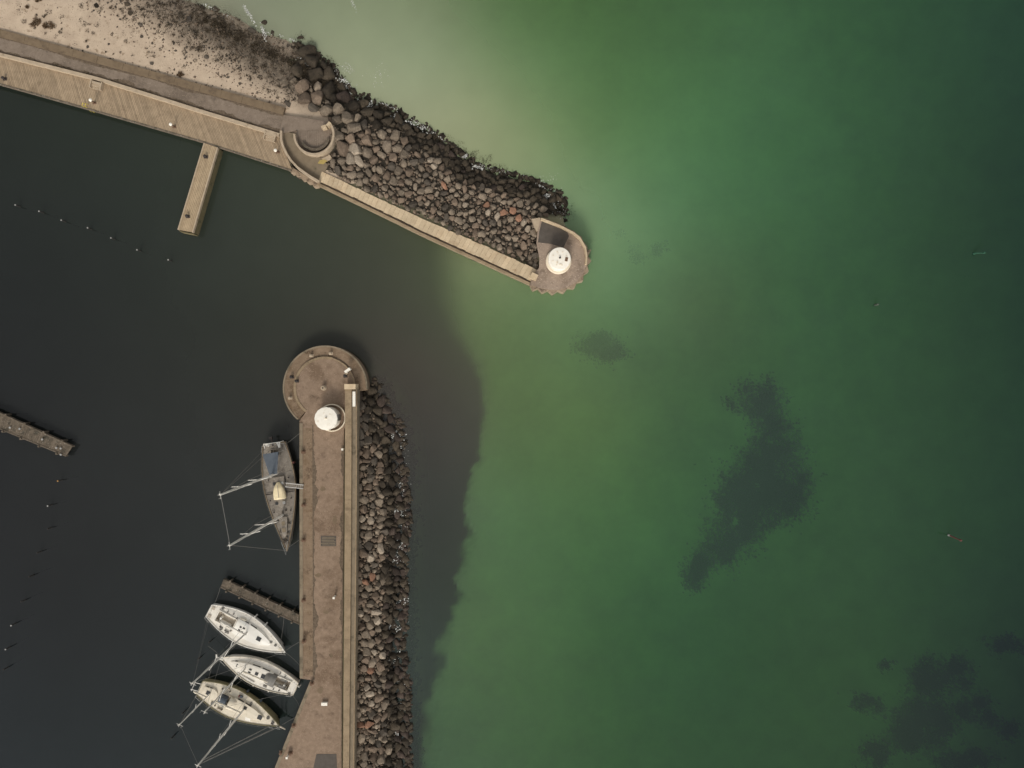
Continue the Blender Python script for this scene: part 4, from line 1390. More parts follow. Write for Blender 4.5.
class Boat:
    def __init__(self, name, label, cat, stern, bow, B, s0, tm, fs, fb, group, p=1.8, q=1.0):
        zr = (fs + fb) / 2
        a, b = at(*stern, zr), at(*bow, zr)
        d = b - a
        self.L = math.hypot(d.x, d.y)
        self.rz = math.atan2(d.y, d.x)
        self.B, self.s0, self.tm, self.fs, self.fb, self.p, self.q = B, s0, tm, fs, fb, p, q
        self.root = thing(name, label, cat, (a.x, a.y, 0), self.rz, group)

    def b(self, t): return yb(t, self.B, self.s0, self.tm, self.p, self.q)
    def zs(self, t): return self.fs + (self.fb - self.fs) * t ** 1.8
    def W(self, p): return WM[self.root] @ Vector(p)

    def hull(self, mat, mat_deck, rail_mat, ck=None, ckw=.5, n=36):
        L = self.L
        mb = MB()
        vs, fs = [], []
        fr = [(1.0, 1.0), (.985, .72), (.95, .35), (.86, -.02), (.6, -.3), (.05, -.6)]
        for i in range(n + 1):
            t = i / n
            b, z = self.b(t), self.zs(t)
            x = t * L
            row = []
            for w, h in fr:
                row.append((x - (.25 * (1 - h) if t > .97 else 0) - (1 - max(h, 0)) * .45 * t ** 6, b * w, z * h if h > 0 else h))
            row += [(px_, -py_, pz_) for px_, py_, pz_ in row[::-1]]
            vs += row
        m = 2 * len(fr)
        for i in range(n):
            for k in range(m - 1):
                fs.append((i * m + k, i * m + k + 1, (i + 1) * m + k + 1, (i + 1) * m + k))
        fs.append(tuple(range(m)))
        fs.append(tuple(n * m + k for k in range(m)))
        mb.add(vs, fs).build('hull', mat, self.root, local=True, smooth=True)
        # deck with a cockpit opening
        mb = MB()
        vs, fs = [], []
        for i in range(n + 1):
            t = i / n
            b = self.b(t) * .985
            c = min(ckw, b * .62)
            z = self.zs(t) - .04
            for y, dz in ((-b, 0), (-c, .03), (0, .05), (c, .03), (b, 0)):
                vs.append((t * L, y, z + dz))
        for i in range(n):
            t = (i + .5) / n
            for k in range(4):
                if ck and ck[0] < t < ck[1] and k in (1, 2):
                    continue
                fs.append((i * 5 + k, i * 5 + k + 1, (i + 1) * 5 + k + 1, (i + 1) * 5 + k))
        self.deck = mb.add(vs, fs).build('deck', mat_deck, self.root, local=True)
        mb = MB()
        for s in (-1, 1):
            pts = [(t * L, s * (self.b(t) - .03), self.zs(t) + .03) for t in np.linspace(0, .995, 40)]
            mb.tube(pts, .055, 6)
        mb.tube([(0, -self.b(0), self.zs(0) + .03), (0, self.b(0), self.zs(0) + .03)], .05, 6)
        mb.build('toe_rail', rail_mat, self.root, local=True)
        if ck:
            x0, x1 = math.ceil(ck[0] * n - .5) / n * L, math.floor(ck[1] * n + .5) / n * L
            z0, z1 = self.zs(ck[0]) - .55, self.zs(ck[0]) + .16
            mb = MB()
            tt = np.linspace(x0, x1, 8)
            O = [(x, min(ckw, self.b(x / L) * .61) + .02) for x in tt]
            mb.prism([(x, y) for x, y in O] + [(x, -y) for x, y in O[::-1]], z0 - .04, z0)
            mb.build('cockpit_floor', 'teak', self.root, local=True)
            mb = MB()
            for s in (-1, 1):
                mb.ribbon([(x, s * y) for x, y in O], .09, z0 + .002, z1)
                mb.ribbon([(x, s * (y - .2)) for x, y in O[1:-1]], .3, z0 + .004, z0 + .3)
            mb.ribbon([(x0 - .02, -O[0][1] - .05), (x0 - .02, O[0][1] + .05)], .08, z0 + .003, z1 - .01)
            mb.ribbon([(x1 + .02, -O[-1][1] - .05), (x1 + .02, O[-1][1] + .05)], .08, z0 + .003, z1 - .01)
            mb.build('coaming', mat_deck, self.root, local=True)
        return self

    def cabin(self, t0, t1, frac, h, mat, name='cabin'):
        L = self.L
        n = 14
        vs, fs = [], []
        for i in range(n + 1):
            t = t0 + (t1 - t0) * i / n
            e = min(1, (1 - i / n) * 3.2) ** .6
            w = self.b(t) * frac * (.25 + .75 * e)
            z = self.zs(t) - .03
            hh = h * min(1, .35 + (1 - i / n) * 3.0)
            for y, dz in ((-w, 0), (-w * .9, hh * .9), (0, hh), (w * .9, hh * .9), (w, 0)):
                vs.append((t * L, y, z + dz))
        for i in range(n):
            for k in range(4):
                fs.append((i * 5 + k, i * 5 + k + 1, (i + 1) * 5 + k + 1, (i + 1) * 5 + k))
        fs += [tuple(range(5)), tuple(n * 5 + k for k in range(5))]
        o = MB().add(vs, fs).build(name, mat, self.root, local=True)
        for s in (-1, 1):
            mb = MB()
            for u0, u1 in ((.10, .28), (.34, .52)):
                pts = []
                for u in (u0, u1):
                    t = t0 + (t1 - t0) * u
                    e = min(1, (1 - u) * 3.2) ** .6
                    w = self.b(t) * frac * (.25 + .75 * e)
                    pts.append((t * L, w, self.zs(t) - .03))
                (xa, wa, za), (xb, wb, zb) = pts
                mb.add([(xa, s * (wa * .975 + .012), za + h * .28), (xb, s * (wb * .975 + .012), zb + h * .28), (xb, s * (wb * .925 + .012), zb + h * .72), (xa, s * (wa * .925 + .012), za + h * .72),
                        (xa, s * (wa * .975 - .03), za + h * .28), (xb, s * (wb * .975 - .03), zb + h * .28), (xb, s * (wb * .925 - .03), zb + h * .72), (xa, s * (wa * .925 - .03), za + h * .72)],
                       [(0, 1, 2, 3), (7, 6, 5, 4), (0, 4, 5, 1), (1, 5, 6, 2), (2, 6, 7, 3), (3, 7, 4, 0)])
            mb.build('window', 'glass_dark', o, local=True)
        return o

    def hatch(self, t, y, sx, sy, z, parent, mat='glass_dark'):
        MB().box((t * self.L, y, z), (sx, sy, .07)).build('hatch', mat, parent, local=True)

    def mast(self, t, top, r, mat, spreaders, z0, span=1.0, head=True, y=0.0):
        x = t * self.L
        o = MB().tube([(x, y, z0), (x, y, top * .6), (x, y, top)], [r, r * .95, r * .7], 10).build('mast', mat, self.root, local=True)
        for h in spreaders:
            for s in (-1, 1):
                MB().tube([(x, y, h), (x - .12, y + s * span * (1.0 if h < top * .55 else .8), h + .06)], [.05, .035], 6).build('spreader', mat, o, local=True)
        if head:
            mb = MB()
            mb.tube([(x - .35, y, top + .02), (x + .45, y, top + .02)], .025, 6)
            mb.tube([(x, y - .25, top + .05), (x, y + .25, top + .05)], .02, 6)
            mb.tube([(x + .35, y, top), (x + .35, y, top + .5)], .012, 5)
            mb.lathe((x - .1, y, top + .04), [(.06, 0), (.06, .12), (.02, .15)], 8)
            mb.build('masthead_gear', mat, o, local=True)
        return o

    def wires(self, lines, r=.014, name='rigging', mat='wire'):
        mb = MB()
        for a, b in lines:
            mb.tube([a, b], r, 5)
        return mb.build(name, mat, self.root, local=True)

    def rails(self, t0=.04, t1=.9, n=7):
        mb = MB()
        for s in (-1, 1):
            top = []
            for k in range(n + 1):
                t = t0 + (t1 - t0) * k / n
                p = Vector((t * self.L, s * (self.b(t) - .07), self.zs(t)))
                mb.tube([p, p + Vector((0, 0, .62))], .014, 5)
                top.append(p + Vector((0, 0, .6)))
            mb.tube(top, .008, 4)
            mb.tube([q_ - Vector((0, 0, .28)) for q_ in top], .007, 4)
        mb.build('guard_rail', 'wire', self.root, local=True)
        mb = MB()
        L, z = self.L, self.zs(1)
        pts = [(.9 * L, self.b(.9) - .07, self.zs(.9) + .6), (.97 * L, self.b(.97) * .9, z + .62), (1.02 * L, 0, z + .62), (.97 * L, -self.b(.97) * .9, z + .62), (.9 * L, -self.b(.9) + .07, self.zs(.9) + .6)]
        mb.tube(pts, .02, 6)
        for q_ in (pts[1], pts[3]):
            mb.tube([q_, (q_[0] - .05, q_[1] * .8, z)], .018, 5)
        mb.build('pulpit', 'aluminium', self.root, local=True)
        mb = MB()
        b, z = self.b(0.01), self.zs(0)
        pts = [(.07 * L, self.b(.07) - .07, z + .6), (.01 * L, b - .06, z + .62), (.01 * L, -b + .06, z + .62), (.07 * L, -self.b(.07) + .07, z + .6)]
        mb.tube(pts, .02, 6)
        for q_ in pts:
            mb.tube([q_, (q_[0], q_[1], z)], .018, 5)
        mb.build('pushpit', 'aluminium', self.root, local=True)

    def winch(self, t, y, z=.06):
        MB().lathe((t * self.L, y, self.zs(t) + z), [(.09, 0), (.07, .06), (.07, .13), (.085, .16)], 12).build('winch', 'dark_iron', self.root, local=True)

    def wheel(self, t, y=0.0, r=.42):
        mb = MB()
        z = self.zs(t) + .3
        x = t * self.L
        ring = [(x + .1 * math.sin(a), y + r * math.cos(a), z + r * math.sin(a)) for a in np.linspace(0, 6.283, 22)]
        mb.tube(ring, .025, 6)
        for a in np.linspace(0, 6.283, 6)[:-1]:
            mb.tube([(x, y, z), (x + .1 * math.sin(a), y + r * math.cos(a), z + r * math.sin(a))], .014, 5)
        w = mb.build('steering_wheel', 'dark_iron', self.root, local=True)
        MB().box((x + .14, y, z - .3), (.2, .24, .8)).build('pedestal', 'gelcoat', w, local=True)

    def boom(self, t0, t1, z, mat, sail='deck_white'):
        o = MB().tube([(t0 * self.L, 0, z), (t1 * self.L, 0, z + .06)], .07, 8).build('boom', mat, self.root, local=True)
        n = 10
        pts = [((t0 + (t1 - t0) * k / n) * self.L, .03 * math.sin(k * 2.1), z + .16) for k in range(n + 1)]
        MB().tube(pts, [.10 + .03 * math.sin(k * 1.7) for k in range(n + 1)], 8).build('furled_sail', sail, o, local=True)


def clutter(B, items):
    for nm, tt, yy, sx, sy, sz, mt, rz in items:
        MB().box((tt * B.L, yy, B.zs(tt) + sz / 2 - .02), (sx, sy, sz), rz).build(nm, mt, B.root, local=True)


def coil(B, tt, yy, r=.2):
    ring = [(tt * B.L + r * (1 - i / 90) * math.cos(a), yy + r * (1 - i / 90) * math.sin(a), B.zs(tt) + .05 + .03 * (i % 9) / 9) for i, a in enumerate(np.linspace(0, 24, 46))]
    MB().tube(ring, .03, 5).build('coiled_rope', 'rope', B.root, local=True)


def fenders(B, tts, side, mt='gelcoat'):
    for tt in tts:
        y = side * (B.b(tt) + .13)
        MB().tube([(tt * B.L, y, .25), (tt * B.L, y, .4), (tt * B.L, y, .85), (tt * B.L, y, 1.0)], [.05, .13, .13, .04], 10).build('fender', mt, B.root, local=True)


GY_ = 'white sailing yachts moored by the southern pier'
# first yacht, bow towards the pier
b1 = Boat('sailing_yacht', 'white sailing yacht moored bow to the pier, nearest the timber finger', 'sailboat', (208.3, 611), (286, 652), 4.1, .42, .44, 1.0, 1.35, GY_, 1.75)
b1.hull('gelcoat', 'deck_white', 'gelcoat', (.10, .33), .72)
cb = b1.cabin(.35, .80, .56, .36, 'gelcoat')
zc = b1.zs(.6) + .35
b1.hatch(.66, 0, .62, .55, zc - .02, cb)
for (tt, yy) in ((.415, .22), (.415, -.22), (.455, .28), (.455, -.28)):
    b1.hatch(tt, yy, .28, .2, b1.zs(.43) + .32, cb)
b1.hatch(.50, -.25, .3, .22, zc - .03, cb)
b1.mast(.505, 17.2, .11, 'spar_white', (7.0, 11.6), 1.3, 1.25)
b1.boom(.495, .2, 2.1, 'spar_white')
b1.wheel(.155, 0, .5)
for tt, yy in ((.2, 1.1), (.2, -1.1), (.27, 1.2), (.27, -1.2), (.33, .9), (.33, -.9)):
    b1.winch(tt, yy)
b1.rails()
T = (.505 * b1.L, 0, 17.1)
b1.wires([((b1.L * .985, 0, 1.4), T), ((.02 * b1.L, .5, 1.1), T), ((.02 * b1.L, -.5, 1.1), T)] + [((.47 * b1.L, s * 1.95, 1.1), (.495 * b1.L, s * 1.25, 7.05)) for s in (-1, 1)] + [((.495 * b1.L, s * 1.25, 7.05), (.505 * b1.L, 0, 16.5)) for s in (-1, 1)])
mb = MB()
for s, yy in ((1, .55), (-1, -.55)):
    mb.box((.035 * b1.L, yy, 1.04), (.42, .34, .1))
mb.build('stern_locker', 'teak', b1.root, local=True)
mb = MB()
for tt in (.50, .645):
    mb.tube([(tt * b1.L, b1.b(tt) + .1, 1.1), (tt * b1.L, b1.b(tt) + .16, .35)], [.1, .12], 8)
mb.build('fender', 'gelcoat', b1.root, local=True)

clutter(b1, [('foredeck_vent', .80, .25, .3, .18, .16, 'grey_canvas', .3), ('deck_box', .30, -1.35, .5, .22, .2, 'grey_canvas', .1), ('anchor_locker', .93, 0, .45, .4, .07, 'deck_cream', 0), ('mast_winch', .52, .3, .2, .2, .25, 'dark_iron', 0), ('liferaft', .40, 1.05, .7, .4, .25, 'deck_cream', .15)])
coil(b1, .22, -1.3)
coil(b1, .86, .2, .16)
coil(b1, .13, 1.2)
fenders(b1, (.35, .55, .7), -1, 'blue_canvas')
# second yacht, stern towards the pier
b2 = Boat('sailing_yacht', 'cream sailing yacht moored stern to the pier with grey sprayhood, middle of three', 'sailboat', (295.3, 689.5), (221, 657), 3.5, .5, .46, 1.0, 1.3, GY_, 1.9)
b2.hull('gelcoat', 'deck_white', 'deck_cream', (.08, .30), .66)
cb = b2.cabin(.32, .86, .55, .38, 'deck_white')
zc = b2.zs(.6) + .35
for tt, yy, sx, sy in ((.42, 0, .62, .55), (.51, 0, .42, .4), (.60, .2, .34, .2), (.60, -.2, .34, .2), (.76, 0, .42, .4)):
    b2.hatch(tt, yy, sx, sy, b2.zs(tt) + (.35 if tt < .7 else .26), cb)
b2.mast(.665, 13.6, .095, 'spar_white', (5.4, 9.0), 1.3, 1.0)
b2.boom(.655, .33, 2.15, 'spar_white', 'deck_cream')
b2.wheel(.13, 0, .42)
for tt, yy in ((.18, .98), (.18, -.98), (.25, 1.1), (.25, -1.1)):
    b2.winch(tt, yy)
b2.rails()
T = (.665 * b2.L, 0, 13.5)
b2.wires([((b2.L * .985, 0, 1.35), T), ((.01 * b2.L, .4, 1.1), T)] + [((.64 * b2.L, s * 1.45, 1.15), (.655 * b2.L, s * 1.0, 5.45)) for s in (-1, 1)] + [((.655 * b2.L, s * 1.0, 5.45), (.665 * b2.L, 0, 13)) for s in (-1, 1)])


def hood(B, t0, t1, w, h, mat):
    n, m = 8, 8
    vs, fs = [], []
    for i in range(n + 1):
        u = i / n
        x = (t0 + (t1 - t0) * u) * B.L
        z = B.zs(t0) + .1
        hh = h * math.sin(math.pi / 2 * min(1, (1 - u) * 1.6 + .12)) if u > .3 else h
        ww = w * (1 - .25 * u * u)
        for k in range(m + 1):
            a = math.pi * k / m
            vs.append((x, -ww * math.cos(a), z + hh * math.sin(a) ** .6))
    for i in range(n):
        for k in range(m):
            q_ = (i * (m + 1) + k, i * (m + 1) + k + 1, (i + 1) * (m + 1) + k + 1, (i + 1) * (m + 1) + k)
            fs.append(q_)
    o = MB().add(vs, fs).build('sprayhood', mat, B.root, local=True, smooth=True)
    sm = o.modifiers.new('thickness', 'SOLIDIFY')
    sm.thickness = .02
    return o


hood(b2, .26, .42, .85, .7, 'grey_canvas')
MB().box((.985 * b2.L, 0, 1.36), (.5, .5, .12)).build('anchor_locker', 'gelcoat', b2.root, local=True)
mb = MB()
mb.tube([(.96 * b2.L, .08, 1.42), (1.06 * b2.L, .05, 1.4)], .05, 6)
mb.box((1.05 * b2.L, .05, 1.34), (.16, .5, .12), .5)
mb.build('anchor', 'spar_white', b2.root, local=True)
mb = MB()
mb.tube([(-.05, -.4, 1.0), (-.35, -.45, .5)], [.06, .09], 8)
mb.tube([(-.3, -.45, .3), (-.3, -.45, 1.1)], .07, 8)
mb.build('outboard_bracket', 'gelcoat', b2.root, local=True)

clutter(b2, [('cushion', .17, .45, .9, .26, .1, 'grey_canvas', 0), ('cushion', .17, -.45, .9, .26, .1, 'grey_canvas', 0), ('deck_box', .36, 1.2, .5, .2, .2, 'grey_canvas', 0), ('spinnaker_pole', .62, 1.15, 2.6, .08, .1, 'aluminium', -.12)])
coil(b2, .80, -.3, .17)
coil(b2, .05, .9, .17)
fenders(b2, (.3, .5, .68), 1)
# third yacht: ketch rig, cream deck, olive gunwale
b3 = Boat('sailing_yacht', 'cream decked two masted yacht with olive rail, nearest the photo bottom', 'sailboat', (199, 688.5), (280.5, 725.5), 3.9, .52, .4, 1.1, 1.5, GY_, 1.7)
b3.hull('green_rail', 'deck_cream', 'green_rail', (.24, .39), .7)
cb = b3.cabin(.41, .80, .5, .36, 'deck_cream')
b3.hatch(.565, .32, .42, .36, b3.zs(.56) + .33, cb)
b3.hatch(.755, 0, .6, .55, b3.zs(.755) + .24, cb)
ca = b3.cabin(.05, .22, .5, .3, 'deck_cream', 'aft_cabin')
b3.hatch(.115, 0, .5, .5, b3.zs(.11) + .28, ca)
b3.mast(.555, 15.0, .12, 'spar_white', (6.4, 9.4), 1.4, 1.05)
b3.mast(.135, 9.8, .08, 'spar_white', (5.6,), 1.4, .7)
b3.boom(.545, .25, 2.3, 'spar_white', 'deck_cream')
b3.boom(.13, -.02, 2.3, 'spar_white', 'deck_cream')
b3.wheel(.27, 0, .45)
hood(b3, .37, .47, .8, .62, 'deck_cream')
for tt, yy in ((.24, 1.2), (.24, -1.2), (.33, 1.3), (.33, -1.3), (.5, .6), (.5, -.6)):
    b3.winch(tt, yy)
b3.rails()
T = (.555 * b3.L, 0, 14.9)
T2 = (.135 * b3.L, 0, 9.7)
b3.wires([((.01 * b3.L, .7, 1.1), T2), ((.01 * b3.L, -.7, 1.1), T2), (T, T2)] + [((.53 * b3.L, s * 1.75, 1.2), (.545 * b3.L, s * 1.05, 6.45)) for s in (-1, 1)] + [((.545 * b3.L, s * 1.05, 6.45), (.555 * b3.L, 0, 14.5)) for s in (-1, 1)])
MB().tube([(b3.L * .99, 0, 1.6), (.6 * b3.L, 0, 13.4), (.565 * b3.L, 0, 14.6)], [.09, .06, .03], 8).build('furled_jib', 'grey_canvas', b3.root, local=True)
b3.wires([((b3.L * .93, 0, 1.6), (.56 * b3.L, 0, 13.9))], .045, 'inner_forestay')
mb = MB()
for yy in (-.5, .5):
    mb.tube([(.02, yy, 1.05), (-.95, yy, 1.35)], .05, 6)
mb.tube([(-.8, -.7, 1.32), (-.8, .7, 1.32)], .04, 6)
mb.build('davits', 'aluminium', b3.root, local=True)
MB().tube([(1.0 * b3.L, 0, 1.55), (1.07 * b3.L, 0, 1.62)], [.12, .07], 8).build('bowsprit', 'teak', b3.root, local=True)

clutter(b3, [('deck_box', .30, 1.45, .6, .24, .22, 'teak', 0), ('deck_box', .30, -1.45, .6, .24, .22, 'teak', 0), ('jerrycan', .47, 1.35, .35, .2, .3, 'blue_canvas', .2), ('jerrycan', .45, 1.3, .3, .2, .3, 'red', .1), ('liferaft', .64, -.9, .7, .45, .22, 'gelcoat', .2), ('windlass', .91, 0, .35, .3, .22, 'dark_iron', 0), ('cockpit_awning', .30, .05, 1.0, 1.0, .9, 'blue_canvas', 0)])
coil(b3, .84, .3)
coil(b3, .2, -1.1)
coil(b3, .6, 1.0, .16)
fenders(b3, (.3, .5, .68), 1, 'blue_canvas')
# big grey two-master alongside the pier
b4 = Boat('two_masted_boat', 'big grey two masted boat lying alongside the southern pier with blue canopy', 'sailboat', (273.4, 443.5), (287.8, 551), 4.25, .68, .36, 1.2, 1.8, None, 1.55, 1.0)
b4.hull('grey_hull', 'grey_steel', 'parapet', (.06, .12), .55)
cb = b4.cabin(.31, .60, .42, .42, 'grey_steel', 'deckhouse')
cf = b4.cabin(.68, .88, .45, .3, 'grey_steel', 'fore_cabin')
for tt, yy in ((.74, .0), (.80, 0)):
    b4.hatch(tt, yy, .5, .45, b4.zs(tt) + .26, cf, 'parapet_low')
for tt, yy in ((.37, .5), (.37, -.5), (.55, .45), (.55, -.5)):
    b4.hatch(tt, yy, .36, .34, b4.zs(tt) + .4, cb, 'post_cap' if yy > 0 else 'glass_dark')
b4.mast(.275, 19.6, .14, 'spar_white', (7.8, 13.6), 1.6, 1.45)
b4.mast(.665, 19.0, .14, 'spar_white', (7.6, 13.0), 1.6, 1.45)
T, T2 = (.275 * b4.L, 0, 19.5), (.665 * b4.L, 0, 18.9)
b4.wires([(T, T2), ((b4.L * .99, 0, 1.9), T2), ((0, .6, 1.3), T), ((0, -.6, 1.3), T)] + [((tt * b4.L, s * (b4.b(tt) - .1), b4.zs(tt)), (tt * b4.L, s * 1.45, 7.8)) for tt in (.265, .655) for s in (-1, 1)] + [(((tt) * b4.L, s * 1.45, 7.8), ((tt + .01) * b4.L, 0, 18)) for tt in (.265, .655) for s in (-1, 1)], .022)
b4.rails(.03, .93, 9)
# canopy: canvas on a frame of four poles
z = b4.zs(.15)
cz = z + 2.0
pts = [(.075 * b4.L, 1.1), (.27 * b4.L, .55), (.275 * b4.L, -.42), (.08 * b4.L, -.95)]
o = MB().hexa([(x, y, cz) for x, y in pts], [(x, y, cz + .05) for x, y in pts]).build('canopy', 'blue_canvas', b4.root, local=True)
mb = MB()
for x, y in pts:
    mb.tube([(x * .99 + .02, y * .96, z), (x * .99 + .02, y * .96, cz)], .03, 6)
mb.build('canopy_frame', 'aluminium', o, local=True)
b4.wheel(.09, 0, .5)
mb = MB()
mb.tube([(-.15, 1.25, 1.3), (-.1, 1.05, 2.1), (.5, .95, 2.2)], .06, 6)
mb.tube([(-.15, -1.25, 1.3), (-.1, -1.05, 2.1), (.5, -.95, 2.2)], .06, 6)
mb.tube([(-.1, 1.05, 2.1), (-.1, -1.05, 2.1)], .05, 6)
mb.build('stern_gantry', 'spar_white', b4.root, local=True)
MB().box((.25, .7, 1.6), (.75, .22, .5), .35).build('liferaft', 'gelcoat', b4.root, local=True)
MB().box((.1, -.75, 1.55), (.28, .55, .45), -.3).build('stern_locker', 'gelcoat', b4.root, local=True)
mb = MB()
mb.tube([(-.9, -.25, 1.4), (.3, -.1, 1.45)], .11, 8)
mb.box((-.75, -.25, 1.5), (.3, .4, .35))
mb.build('outboard_motor', 'dark_iron', b4.root, local=True)
mb = MB()
mb.tube([(.46 * b4.L, -1.9, 1.5), (.46 * b4.L, 1.9, 1.5)], .06, 6)
mb.build('sheet_traveller', 'dark_iron', b4.root, local=True)
for tt, yy in ((.33, 1.3), (.33, -1.3), (.52, 1.35), (.52, -1.4), (.63, 1.1), (.63, -1.1), (.9, .2)):
    b4.winch(tt, yy)
mb = MB()
for _ in range(26):
    tt = random.uniform(.62, .93)
    w = b4.b(tt) * .75
    mb.box((tt * b4.L, random.uniform(-w, w), b4.zs(tt) + .06), (random.uniform(.1, .5), random.uniform(.06, .25), random.uniform(.1, .25)), random.uniform(0, 3))
mb.build('deck_gear', 'stone_dark', b4.root, local=True)
mb = MB()
for k in range(3):
    ring = [((.70 + .07 * k) * b4.L + .28 * math.cos(a), (-.5 + .4 * k) + .28 * math.sin(a), b4.zs(.75) + .05 + .05 * (i / 22)) for i, a in enumerate(np.linspace(0, 18, 46))]
    mb.tube(ring, .035, 5)
mb.build('coiled_rope', 'rope', b4.root, local=True)
for tt in (.2, .42):
    MB().tube([(tt * b4.L, b4.b(tt) + .12, .5), (tt * b4.L, b4.b(tt) + .12, 1.25)], .14, 10).build('fender', 'red' if tt < .3 else 'dark_iron', b4.root, local=True)

# dinghy stowed bottom up on its deck
p = b4.W((.435 * b4.L, .02, b4.zs(.43) + .42))
dn = thing('dinghy', 'cream dinghy stowed bottom up on the big grey boat deck', 'dinghy', p, b4.rz)
vs, fs = [], []
n, m = 12, 8
for i in range(n + 1):
    u = i / n
    x = -1.1 + 2.2 * u
    w = .82 * (math.sin(math.pi / 2 * min(1, (u * 1.25 + .06))) ** .7)
    hgt = .48 * min(1, .3 + u * 2.2)
    for k in range(m + 1):
        a = math.pi * k / m
        vs.append((x, -w * math.cos(a), hgt * math.sin(a) ** .75))
for i in range(n):
    for k in range(m):
        fs.append((i * (m + 1) + k, i * (m + 1) + k + 1, (i + 1) * (m + 1) + k + 1, (i + 1) * (m + 1) + k))
fs += [tuple(range(m + 1)), tuple(n * (m + 1) + k for k in range(m + 1))]
fs += [tuple([i * (m + 1) for i in range(n + 1)] + [i * (m + 1) + m for i in range(n, -1, -1)])]
MB().add(vs, fs).build('hull', 'dinghy', dn, local=True, smooth=True)
MB().box((0, 0, .5), (1.7, .06, .07)).build('keel', 'teak', dn, local=True)

# gangplank
g0, g1 = at(285.5, 484.8, 2.0), at(303.5, 486.8, 2.0)
d = g1 - g0
gp = thing('gangplank', 'light metal gangplank from the big grey boat to the pier', 'gangplank', ((g0 + g1) / 2), math.atan2(d.y, d.x))
L_ = d.length
for s in (-1, 1):
    MB().box((0, s * .24, .03), (L_, .09, .1)).build('side_rail', 'aluminium', gp, local=True)
mb = MB()
for k in range(9):
    mb.box((-L_ / 2 + L_ * (k + .5) / 9, 0, .02), (L_ / 9 * .8, .38, .04))
mb.build('tread', 'grey_steel', gp, local=True)

# mooring lines
def line(a, b, label, sag=.25):
    a, b = Vector(a), Vector(b)
    pts = [a.lerp(b, k / 10) - Vector((0, 0, sag * 4 * (k / 10) * (1 - k / 10))) for k in range(11)]
    c = (a + b) / 2
    mb = MB().tube(pts, .022, 5)
    mb.v = [tuple(Vector(v) - c) for v in mb.v]
    o = mb.build('mooring_line', 'rope')
    o.location = c
    tag(o, label, 'rope', 'mooring lines of the boats')


line(b1.W((b1.L * .98, 0, 1.35)), at(301, 641, 1.95), 'mooring line from the uppermost white yacht bow to pier, angled up')
line(b1.W((b1.L * .98, 0, 1.35)), at(301, 667, 1.95), 'mooring line from the uppermost white yacht bow to pier, angled down')
line(b1.W((.02 * b1.L, 1.0, 1.05)), at(220, 588, .95), 'mooring line from uppermost white yacht stern to the timber finger tip')
line(b1.W((.9 * b1.L, .6, 1.25)), at(284, 616, .95), 'mooring line from uppermost white yacht foredeck to the timber finger')
line(b2.W((0, -1.0, 1.0)), at(301, 677, 1.95), 'short mooring line from middle yacht stern to the pier corner')
line(b2.W((0, 1.0, 1.0)), at(300, 708, 1.95), 'mooring line from middle yacht stern down to slanting pier edge')
line(b2.W((.95 * b2.L, .2, 1.3)), at(208, 646, 1.3), 'mooring line from middle yacht bow to a dark post')
line(b3.W((b3.L, 0, 1.5)), at(297, 717, 1.95), 'mooring line from bottom yacht bow to slanting pier edge')
line(b3.W((.05 * b3.L, 1.1, 1.1)), at(213, 660, 1.2), 'mooring line from bottom yacht stern past the middle yacht bow')
line(b4.W((.97 * b4.L, .1, 1.8)), at(302, 538, 1.95), 'mooring line from big grey boat bow to the pier')
line(b4.W((.03 * b4.L, 1.3, 1.3)), at(301, 432, 1.95), 'mooring line from big grey boat stern to the pier')

# ------------------------------------------------------------------ mooring posts and buoys
def mooring_post(px, py, h, cap, label, group, first):
    p = at(px, py, h)
    if first is None:
        t_ = thing('mooring_post', label, 'post', (p.x, p.y, 0), 0, group)
        MB().tube([(0, 0, -4), (0, 0, h - .06)], [.10, .085], 10).build('pile', 'post', t_, local=True)
        if cap:
            MB().lathe((0, 0, h - .06), [(.10, 0), (.10, .03), (.04, .06)], 12).build('cap', cap, t_, local=True)
        return t_
    return copy_thing(first, (p.x, p.y, 0), label)


G1 = 'mooring posts in a row near the jetty'
LAB1 = ['white capped mooring post, farthest from jetty at photo edge', 'white capped mooring post, second counted from the photo edge', 'white capped mooring post, third counted from the photo edge',
        'white capped mooring post in the middle of its slanting row', 'white capped mooring post, third counted from the jetty end', 'white capped mooring post, second counted from the jetty end', 'white capped mooring post, last of its row below the jetty tip']
f = None
for (x, y), lab in zip(((15, 204.8), (38.7, 211), (61, 220), (87.3, 227.7), (110.7, 237.8), (136.7, 249.7), (168, 259.7)), LAB1):
    o = mooring_post(x, y, 1.0, 'post_cap', lab, G1, f)
    f = f or o
G2 = 'mooring posts in a row below the dark timber finger'
mooring_post(57.5, 481, 1.0, 'orange', 'orange capped mooring post nearest the dark timber finger tip', G2, None)
o2 = mooring_post(47.3, 506, 1.0, 'post_cap', 'pale capped mooring post just below the orange capped one', G2, None)
copy_thing(o2, (at(8, 627, 1.5).x, at(8, 627, 1.5).y, 0), 'pale capped mooring post low in the row near photo edge')
copy_thing(o2, (at(2.4, 651, 1.5).x, at(2.4, 651, 1.5).y, 0), 'pale capped mooring post at the very edge of the photo')
f = None
for (x, y), lab in zip(((47, 529), (36.5, 553), (28.5, 577), (20.5, 602), (3, 670)), ('bare dark mooring post below the two capped ones', 'bare dark mooring post, second below the capped pair', 'bare dark mooring post, third below the capped pair', 'bare dark mooring post, fourth below the capped pair', 'bare dark mooring post, lowest of the row at photo edge')):
    o = mooring_post(x, y, 1.0, None, lab, G2, f)
    f = f or o
